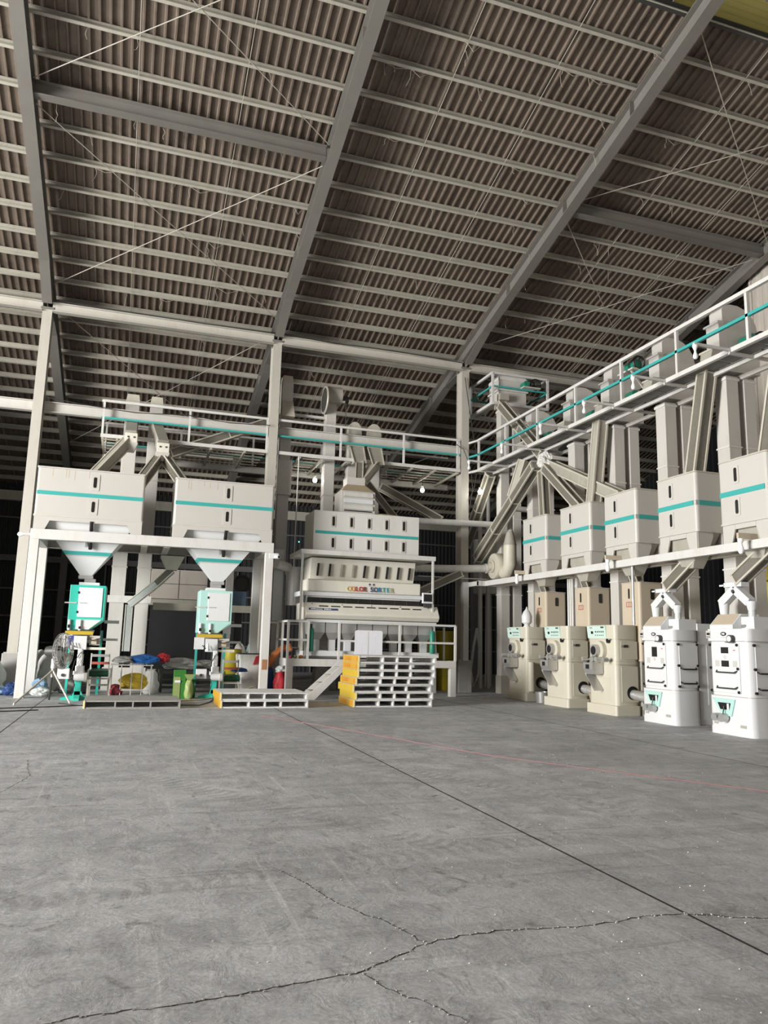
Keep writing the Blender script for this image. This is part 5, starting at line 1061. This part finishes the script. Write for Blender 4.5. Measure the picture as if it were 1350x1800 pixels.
chute((10.9, 20.0, 7.0), (10.7, 20.35, 5.9), 0.24, 'short steep chute joining the long slanting glazed chute', False)
chute((10.75, 21.95, 6.95), (10.62, 23.6, 4.75), 0.26, 'dusty chute slanting into the dark right of the pedestal column')
sack((10.85, 18.62, 6.45), (0.27, 0.25, 0.26), 'sack_white', 'chute junction wrapped in dusty white cloth above the far bins', 'junction', 41, 'wrapped_junction', jit=0.22)
tag(MB().bar((10.9, 18.4, 6.72), (12.3, 18.3, 6.66), 0.1).build('junction_arm', 'white'), 'white square arm reaching right from the wrapped junction', 'beam')
# ---- bins to polishers: tan feed boxes
def feed_box(y0, y1, label, xs=11.0):
    t = thing('feed_box', label, 'hopper', (xs+0.37, (y0+y1)/2, 0), 'tan feed boxes'); x1 = xs+0.66
    MB().rbox(xs, x1, y0, y1, 1.2, 2.98, 0.06).build('shell', 'tan_box', t, bevel=0.006); MB().rbox(xs-0.01, x1+0.01, y0-0.01, y1+0.01, 2.98, 3.0, 0.06).build('rim', 'tan_wall', t)
    yc = y0+0.55*(y1-y0); w = MB().prism(rrect(yc-0.03, yc+0.03, 2.62, 2.86, 0.028, 3), 'x', xs-0.008, xs).build('sight_glass', 'slot_dark', t)
    lp = MB().box(xs-0.006, xs, yc-0.11, yc+0.11, 2.43, 2.55).build('label_plate', 'red_print', t)
    for k in range(3): MB().box(xs-0.009, xs-0.005, yc-0.095+k*0.066, yc-0.05+k*0.066, 2.445, 2.535).build('label_mark', 'tan_box', lp)
    w2 = MB().prism(rrect(xs+0.3, xs+0.4, 2.6, 2.84, 0.028, 3), 'y', y0-0.008, y0).build('sight_glass', 'slot_dark', t)
    for (a, b) in ((xs+0.02, y0+0.02), (xs+0.02, y1-0.1), (x1-0.1, y0+0.02), (x1-0.1, y1-0.1)): MB().box(a, a+0.08, b, b+0.08, 0, 1.2).build('leg', 'galv', t)
    return t
FB = [(18.98, 19.62, 'farthest tan feed box behind the first polisher'), (16.86, 17.5, 'middle tan feed box behind the second polisher'), (14.8, 15.5, 'nearest tan feed box behind the third polisher')]
for (a, b, lb), (bn) in zip(FB, BN):
    feed_box(a, b, lb); yc = (a+b)/2; yb = (bn[0]+bn[1])/2
    chute((10.85, yc-0.12, 3.7), (11.2, yc, 3.02), 0.2, lb.split(' ')[0]+' short glazed spout entering a tan feed box')
for i, y in enumerate((17.92, 18.02, 18.12)): pipe([(11.03, y-0.27, 0), (11.03, y-0.27, 3.27)], 0.03, 'pipe_white', ('left', 'middle', 'right')[2-i]+' of three thin pipes beside the middle feed box')
# ---- polishers
def polisher(y0, label):
    y1 = y0+1.14; x0, x1 = FX, 10.97; t = thing('rice_polisher', label, 'machine', (FX+0.3, (y0+y1)/2, 0), 'cream polishers'); yc = (y0+y1)/2
    MB().rbox(x0-0.05, x1, y0-0.02, y1+0.02, 0, 0.22, 0.05).build('plinth', 'polish_cream', t, bevel=0.012)
    MB().rbox(x0, x1, y0+0.03, y1-0.03, 0.22, 1.12, 0.1).build('lower_body', 'polish_cream', t, smooth=True)
    MB().rbox(x0-0.015, x1, y0+0.015, y1-0.015, 1.12, 1.19, 0.1).build('waist', 'polish_cream', t, smooth=True)
    MB().rbox(x0, x1, y0+0.03, y1-0.03, 1.19, 1.68, 0.1).build('upper_body', 'polish_cream', t, smooth=True)
    MB().rbox(x0-0.012, x1, y0+0.02, y1-0.02, 1.68, 2.0, 0.1).build('top_body', 'polish_cream', t, smooth=True)
    for z in (1.118, 1.188, 1.678, 0.22): MB().rbox(x0-0.018, x1+0.002, y0+0.012, y1-0.012, z, z+0.006, 0.1).build('seam', 'tan_box', t)
    MB().prism([(x0-0.02, 1.70), (x0-0.05, 1.98), (x0, 1.99), (x0+0.02, 1.70)], 'y', y0+0.34, y1-0.06).build('control_panel', 'panel_mint', t)
    def on_panel(ya, yb, za, zb, m, nm):
        f = lambda z: x0-0.02-(z-1.70)*0.107-0.004
        MB().add([(f(za), ya, za), (f(za), yb, za), (f(zb), yb, zb), (f(zb), ya, zb), (f(za)+0.01, ya, za), (f(za)+0.01, yb, za), (f(zb)+0.01, yb, zb), (f(zb)+0.01, ya, zb)], [(0,1,2,3),(7,6,5,4),(0,4,5,1),(1,5,6,2),(2,6,7,3),(3,7,4,0)]).build(nm, m, t)
    on_panel(y1-0.30, y1-0.21, 1.80, 1.86, 'black', 'main_switch')
    for k in range(5): on_panel(y1-0.42-k*0.075, y1-0.385-k*0.075, 1.83, 1.865, 'black', 'meter')
    for k in range(5): on_panel(y1-0.40-k*0.075, y1-0.372-k*0.075, 1.755, 1.78, 'dark_steel', 'push_button')
    on_panel(y0+0.4, y0+0.52, 1.93, 1.965, 'dark_steel', 'badge'); on_panel(y1-0.28, y1-0.18, 1.92, 1.96, 'galv', 'badge')
    # outlet assembly
    o = MB().cyl((x0, yc, 1.42), (x0-0.1, yc, 1.42), 0.22, n=20).build('outlet_flange', 'polish_cream', t, smooth=True); MB().cyl((x0-0.1, yc+0.03, 1.42), (x0-0.2, yc+0.03, 1.42), 0.14, n=18).build('outlet_ring', 'steel', o); MB().cyl((x0-0.2, yc+0.03, 1.42), (x0-0.205, yc+0.03, 1.42), 0.1, n=16).build('outlet_mouth', 'black', o)
    MB().cyl((x0, yc-0.32, 1.64), (x0-0.06, yc-0.32, 1.64), 0.05).build('knob', 'black', t); MB().box(x0-0.06, x0-0.04, yc-0.42, yc-0.26, 1.66, 1.69).build('lever', 'steel', t)
    MB().tube([(x0-0.22, yc+0.42, 1.2), (x0-0.22, yc+0.1, 1.22), (x0-0.2, yc-0.2, 1.24), (x0-0.16, yc-0.42, 1.22)], 0.02, 8).build('weight_rod', 'steel', t)
    for dy, r in ((0.4, 0.05), (0.02, 0.07), (-0.14, 0.06), (-0.42, 0.055)): MB().cyl((x0-0.26, yc+dy, 1.22), (x0-0.14, yc+dy, 1.22), r, n=12).build('counterweight', 'steel', t)
    c = MB().prism([(x0-0.3, 1.14), (x0-0.02, 1.14), (x0-0.02, 0.9), (x0-0.24, 0.88), (x0-0.3, 1.0)], 'y', yc-0.08, yc+0.3).build('discharge_chute', 'steel', t); MB().box(x0-0.305, x0-0.295, yc+0.06, yc+0.2, 1.0, 1.1).build('chute_hole', 'black', c)
    MB().add([(x0-0.26, yc+0.3, 0.9), (x0-0.02, yc+0.3, 0.9), (x0-0.02, yc-0.06, 0.55), (x0-0.26, yc-0.06, 0.55), (x0-0.26, yc+0.3, 0.87), (x0-0.02, yc+0.3, 0.87), (x0-0.02, yc-0.06, 0.52), (x0-0.26, yc-0.06, 0.52)], [(0,1,2,3),(7,6,5,4),(0,4,5,1),(1,5,6,2),(2,6,7,3),(3,7,4,0)]).build('chute_lip', 'steel', c)
    # recessed front panel and side hatch
    MB().box(x0-0.006, x0+0.01, y0+0.26, y1-0.15, 0.3, 0.82).build('front_panel', 'polish_cream', t, bevel=0.003)
    sp = MB().box(x0+0.14, x1-0.03, y0+0.022, y0+0.035, 0.3, 1.08).build('side_panel', 'polish_cream', t); MB().box(x0+0.14, x1-0.03, y0+0.022, y0+0.035, 1.24, 1.64).build('side_panel', 'polish_cream', t)
    MB().cyl((x0+0.42, y0+0.025, 0.5), (x0+0.42, y0+0.017, 0.5), 0.15, n=20).build('duct_hole', 'black', sp)
    MB().cyl((x0+0.44, y0+0.03, 0.47), (x0+0.52, y0-0.42, 0.42), 0.11, n=14).build('duct_sleeve', 'foil', t, smooth=True)
    MB().box(x0+0.22, x0+0.32, y0+0.012, y0+0.03, 1.5, 1.56).build('side_badge', 'dark_steel', t); MB().cyl((x0+0.15, y0+0.03, 1.53), (x0+0.15, y0-0.01, 1.53), 0.025, n=8).build('side_knob', 'steel', t)
    return t
p1_ = polisher(18.92, 'farthest cream polisher with a white bulb cone standing on top')
polisher(16.82, 'middle cream polisher between its two lookalikes'); polisher(14.84, 'nearest cream polisher beside the white mills')
tag(MB().lathe([(0.0, 0), (0.1, 0), (0.1, 0.02), (0.07, 0.05), (0.08, 0.08), (0.14, 0.12), (0.15, 0.3), (0.1, 0.42), (0.03, 0.5), (0.015, 0.56), (0, 0.57)], (10.55, 19.25, 2.0), n=14).build('white_cone_lamp', 'cool_white', smooth=True), 'white pointed lamp standing on the farthest polisher', 'lamp')
tag(MB().lathe([(0, 0), (0.17, 0), (0.2, 0.28), (0.18, 0.28), (0.155, 0.02), (0, 0.02)], (10.62, 18.55, 0), n=18).build('bucket', 'steel', smooth=True), 'grey bucket on the floor beside the farthest polisher', 'bucket')
tag(MB().cyl((10.42, 18.8, 0.28), (10.42, 18.8, 1.05), 0.1, n=14).build('side_duct', 'polish_cream', smooth=True), 'cream upright duct on the side of the farthest polisher', 'duct')
tag(MB().bar((10.75, 16.2, 0.0), (10.55, 16.05, 0.42), 0.22, 0.04).build('leaning_plank', 'wood'), 'short plank leaning between the middle and nearest polishers', 'plank')
# ---- white mills
def mill(y0, variant, label):
    y1 = y0+1.04; x0, x1 = FX, 11.0; t = thing('rice_mill', label, 'machine', (FX+0.3, (y0+y1)/2, 0), 'white mills')
    MB().rbox(x0-0.02, x1, y0-0.02, y1+0.02, 0, 0.13, 0.12).build('plinth', 'cool_white', t, smooth=True)
    base = MB().rbox(x0-0.015, x1, y0-0.01, y1+0.01, 0.13, 0.68, 0.12).build('base', 'cool_white', t, smooth=True)
    body = MB().rbox(x0+0.01, x1, y0+0.02, y1-0.02, 0.68, 1.66, 0.13).build('body', 'cool_white', t, smooth=True)
    MB().rbox(x0-0.02, x1, y0+0.0, y1+0.02, 1.66, 1.88, 0.12).build('crown', 'cool_white', t, smooth=True)
    for z in (0.676, 1.656): MB().rbox(x0-0.022, x1+0.002, y0-0.012, y1+0.012, z, z+0.008, 0.12).build('seam', 'galv', t)
    # discharge pocket
    ya, yb = y0+0.36, y1-0.12; pk = MB().prism([(yb, 0.63), (ya, 0.63), (ya+0.1, 0.33), (ya+0.22, 0.33), (ya+0.26, 0.36), (yb-0.2, 0.38)], 'x', x0-0.045, x0-0.01).build('discharge_frame', 'mint', t, bevel=0.006)
    MB().prism([(yb-0.14, 0.56), (ya+0.1, 0.56), (ya+0.14, 0.44), (yb-0.2, 0.44)], 'x', x0-0.05, x0-0.04).build('discharge_mouth', 'black', pk); MB().box(x0-0.054, x0-0.045, ya+0.14, ya+0.19, 0.44, 0.55).build('mouth_plate', 'cool_white', pk)
    MB().cyl((x0-0.16, y1-0.27, 0.3), (x0-0.02, y1-0.27, 0.3), 0.07).build('counterweight', 'steel', t, smooth=True); MB().cyl((x0-0.16, y1-0.45, 0.3), (x0-0.05, y1-0.45, 0.3), 0.075).build('counterweight', 'steel', t, smooth=True); MB().tube([(x0-0.1, y1-0.2, 0.33), (x0-0.12, y1-0.45, 0.33), (x0-0.07, y1-0.44, 0.5)], 0.012, 6).build('lever', 'dark_steel', t)
    MB().box(x0-0.022, x0-0.01, y1-0.22, y1-0.12, 0.17, 0.21).build('name_tag', 'galv', base); MB().box(x0-0.022, x0-0.01, y0+0.14, y0+0.28, 0.15, 0.2).build('name_tag', 'galv', base)
    # front door
    dr = MB().box(x0-0.012, x0+0.02, y0+0.24, y1-0.12, 0.74, 1.62).build('front_door', 'cool_white', t, bevel=0.006)
    for z in (0.76, 1.17, 1.59):
        for yy in (y0+0.27, y1-0.1): MB().cyl((x0-0.035, yy, z), (x0, yy, z), 0.026, n=8).build('latch', 'black', dr)
        for xx in (x0+0.12, x1-0.06): MB().cyl((xx, y0-0.01, z), (xx, y0+0.03, z), 0.026, n=8).build('latch', 'black', t)
    for z in (0.82, 1.1): MB().tube([(x0-0.012, y1-0.24, z+0.03), (x0-0.06, y1-0.27, z), (x0-0.06, y0+0.33, z), (x0-0.012, y0+0.3, z+0.03)], 0.014, 6).build('front_handle', 'dark_steel', dr)
    for z in (0.82, 1.1): MB().tube([(x0+0.16, y0+0.02, z+0.03), (x0+0.18, y0-0.04, z), (x1-0.12, y0-0.04, z), (x1-0.1, y0+0.02, z+0.03)], 0.016, 6).build('side_handle', 'black', t)
    MB().box(x0+0.14, x1-0.04, y0+0.008, y0+0.022, 0.74, 1.62).build('side_door', 'cool_white', t, bevel=0.004)
    ym = (y0+y1)/2+0.06
    if variant == 0: MB().box(x0-0.02, x0-0.01, ym-0.08, ym+0.08, 1.33, 1.53).build('view_window', 'slot_dark', dr)
    else:
        MB().box(x0-0.02, x0-0.01, ym-0.09, ym+0.09, 1.44, 1.55).build('view_window', 'slot_dark', dr); MB().box(x0-0.02, x0-0.01, ym-0.09, ym+0.09, 1.2, 1.31).build('view_window', 'slot_dark', dr)
    MB().torus((x0-0.014, ym, 1.37 if variant else 1.28), (1, 0, 0), 0.025, 0.004, 14, 4).build('dial', 'galv', dr)
    for yy in (y1-0.26, y0+0.34): MB().box(x0-0.016, x0-0.01, yy-0.05, yy+0.05, 1.2, 1.31).build('recess_plate', 'white', dr)
    MB().box(x0-0.016, x0-0.01, y0+0.32, y0+0.37, 1.49, 1.505).build('led', 'red_led', dr)
    # crown details
    MB().box(x0-0.03, x0-0.015, y1-0.13, y1-0.02, 1.71, 1.85).build('meter_plate', 'white', t); MB().box(x0-0.035, x0-0.028, y1-0.12, y1-0.04, 1.77, 1.81).build('meter', 'black', t)
    for yy in (y1-0.1, y1-0.05): MB().cyl((x0-0.036, yy, 1.735), (x0-0.028, yy, 1.735), 0.012, n=8).build('button', 'black', t)
    lg = MB().prism([(ym+0.07*math.cos(a), 1.79+0.037*math.sin(a)) for a in [k*math.pi/8 for k in range(16)]], 'x', x0-0.028, x0-0.018).build('oval_badge', 'black', t); MB().box(x0-0.031, x0-0.027, ym+0.006, ym+0.036, 1.776, 1.806).box(x0-0.031, x0-0.027, ym-0.034, ym-0.006, 1.772, 1.808).build('badge_mark', 'paper', lg)
    MB().box(x0-0.023, x0-0.018, ym-0.07, ym+0.07, 1.725, 1.732).build('badge_caption', 'galv', t)
    g = MB().cyl((x0-0.1, y0+0.36, 1.7), (x0-0.02, y0+0.36, 1.7), 0.07, n=16).build('gauge', 'dark_steel', t); MB().cyl((x0-0.108, y0+0.36, 1.7), (x0-0.1, y0+0.36, 1.7), 0.052, n=16).build('gauge_face', 'cool_white', g); MB().bar((x0-0.06, y0+0.5, 1.64), (x0-0.06, y0+0.34, 1.64), 0.015).build('gauge_stem', 'black', g)
    # hood
    MB().prism([(x0-0.01, 1.88), (x0-0.01, 1.95), (x0+0.2, 2.16), (x1-0.02, 2.16), (x1-0.02, 1.88)], 'y', y0+0.36, y1-0.1).build('hood', 'cool_white', t, bevel=0.008)
    MB().box(x0+0.2, x1, y0+0.06, y0+0.36, 1.88, 2.1).build('rear_box', 'cool_white', t)
    hs = MB().add([(x0+0.0, y0+0.38, 1.962), (x0+0.0, y1-0.13, 1.962), (x0+0.19, y1-0.13, 2.152), (x0+0.19, y0+0.38, 2.152), (x0+0.0, y0+0.38, 1.968), (x0+0.0, y1-0.13, 1.968), (x0+0.19, y1-0.13, 2.158), (x0+0.19, y0+0.38, 2.158)], [(0,1,2,3),(7,6,5,4),(0,4,5,1),(1,5,6,2),(2,6,7,3),(3,7,4,0)]).build('hood_dust', 'tan_box', t)
    rc = MB().box(11.0, 11.72, y0+0.04, y0+0.78, 0, 2.02).build('rear_cabinet', 'cool_white', t, bevel=0.01); MB().box(11.2, 11.6, y0+0.03, y0+0.04, 0.4, 1.6).build('rear_hatch', 'cool_white', rc)
    # Y-shaped inlet
    xm = 10.72; yt = y0+0.55
    MB().bar((xm-0.05, yt, 2.62), (xm-0.05, y1-0.12, 2.36), 0.15).build('inlet_arm', 'cool_white', t); MB().bar((xm-0.05, yt, 2.62), (xm-0.05, y0+0.22, 2.36), 0.15).build('inlet_arm', 'cool_white', t)
    MB().cyl((xm-0.05, y1-0.16, 2.38), (xm-0.05, y1-0.16, 2.14), 0.1, 0.075).build('inlet_pipe', 'cool_white', t, smooth=True); pp = MB().cyl((xm-0.05, y0+0.2, 2.38), (xm-0.05, y0+0.2, 2.22), 0.1, 0.07).build('inlet_pipe', 'cool_white', t, smooth=True)
    MB().cyl((xm-0.05, y0+0.2, 2.22), (xm-0.05, y0+0.2, 2.0), 0.065).build('sight_tube', 'plastic_clear', pp, smooth=True); MB().cyl((xm-0.05, y0+0.2, 2.0), (xm-0.05, y0+0.2, 1.88), 0.085).build('valve_body', 'steel', pp, smooth=True)
    MB().cyl((xm-0.2, y0+0.32, 1.93), (xm-0.05, y0+0.2, 1.95), 0.03, n=8).build('valve_lever', 'steel', pp); MB().box(xm-0.14, xm+0.04, yt-0.22, yt+0.22, 2.66, 2.74).build('slide_gate', 'cool_white', t); MB().box(xm-0.17, xm-0.13, yt+0.2, yt+0.3, 2.68, 2.71).build('gate_handle', 'cool_white', t)
    MB().cyl((xm-0.15, yt, 2.58), (xm-0.125, yt, 2.58), 0.03, n=8).build('bolt', 'dark_steel', t)
    return t
mill(12.92, 0, 'farther white rice mill with one tall view window'); mill(10.93, 1, 'nearest white rice mill with two stacked view windows')
chute((10.7, 12.5, 3.35), (10.68, 13.4, 2.76), 0.24, 'tan chute slanting down into the farther white mill'); chute((10.7, 10.55, 3.35), (10.68, 11.45, 2.78), 0.24, 'tan chute slanting down into the nearest white mill')

# ---- loose wiring
def wire(pts, r, label, m='wire'): tag(MB().tube(pts, r, 6).build('loose_cable', m), label, 'cable', 'loose cables')
wire([(10.05, 22.44, 10.3), (10.3, 22.42, 8.6), (10.42, 22.4, 7.9), (10.5, 22.4, 7.2), (10.4, 22.42, 6.6), (10.2, 22.44, 6.1)], 0.014, 'black cable looping down the front of the pedestal column')
wire([(9.75, 22.42, 7.95), (10.0, 22.4, 7.8), (10.25, 22.4, 7.2), (10.33, 22.4, 6.5), (10.2, 22.42, 5.7)], 0.012, 'second black cable hanging beside the catwalk corner')
wire([(-2.7, 22.38, 8.0), (-1.8, 22.42, 7.92), (-0.3, 22.5, 7.86), (1.2, 22.45, 7.95), (2.4, 22.48, 7.86), (3.6, 22.4, 7.9)], 0.012, 'dark cable strung along the catwalk railing above the packing bins')
wire([(3.9, 22.38, 10.86), (5.5, 22.38, 10.8), (7.5, 22.38, 10.84), (9.9, 22.38, 10.78)], 0.014, 'dark cable sagging along the upper tie beam above the sorter')
wire([(-2.7, 22.38, 10.86), (-0.8, 22.38, 10.84), (1.5, 22.38, 10.82), (3.6, 22.38, 10.86)], 0.014, 'dark cable sagging along the upper tie beam above the bins')
wire([(4.5, 22.3, 7.0), (4.48, 22.3, 4.0), (4.5, 22.3, 2.6)], 0.02, 'thin white conduit hanging beside the tall elevator leg', 'pipe_white')
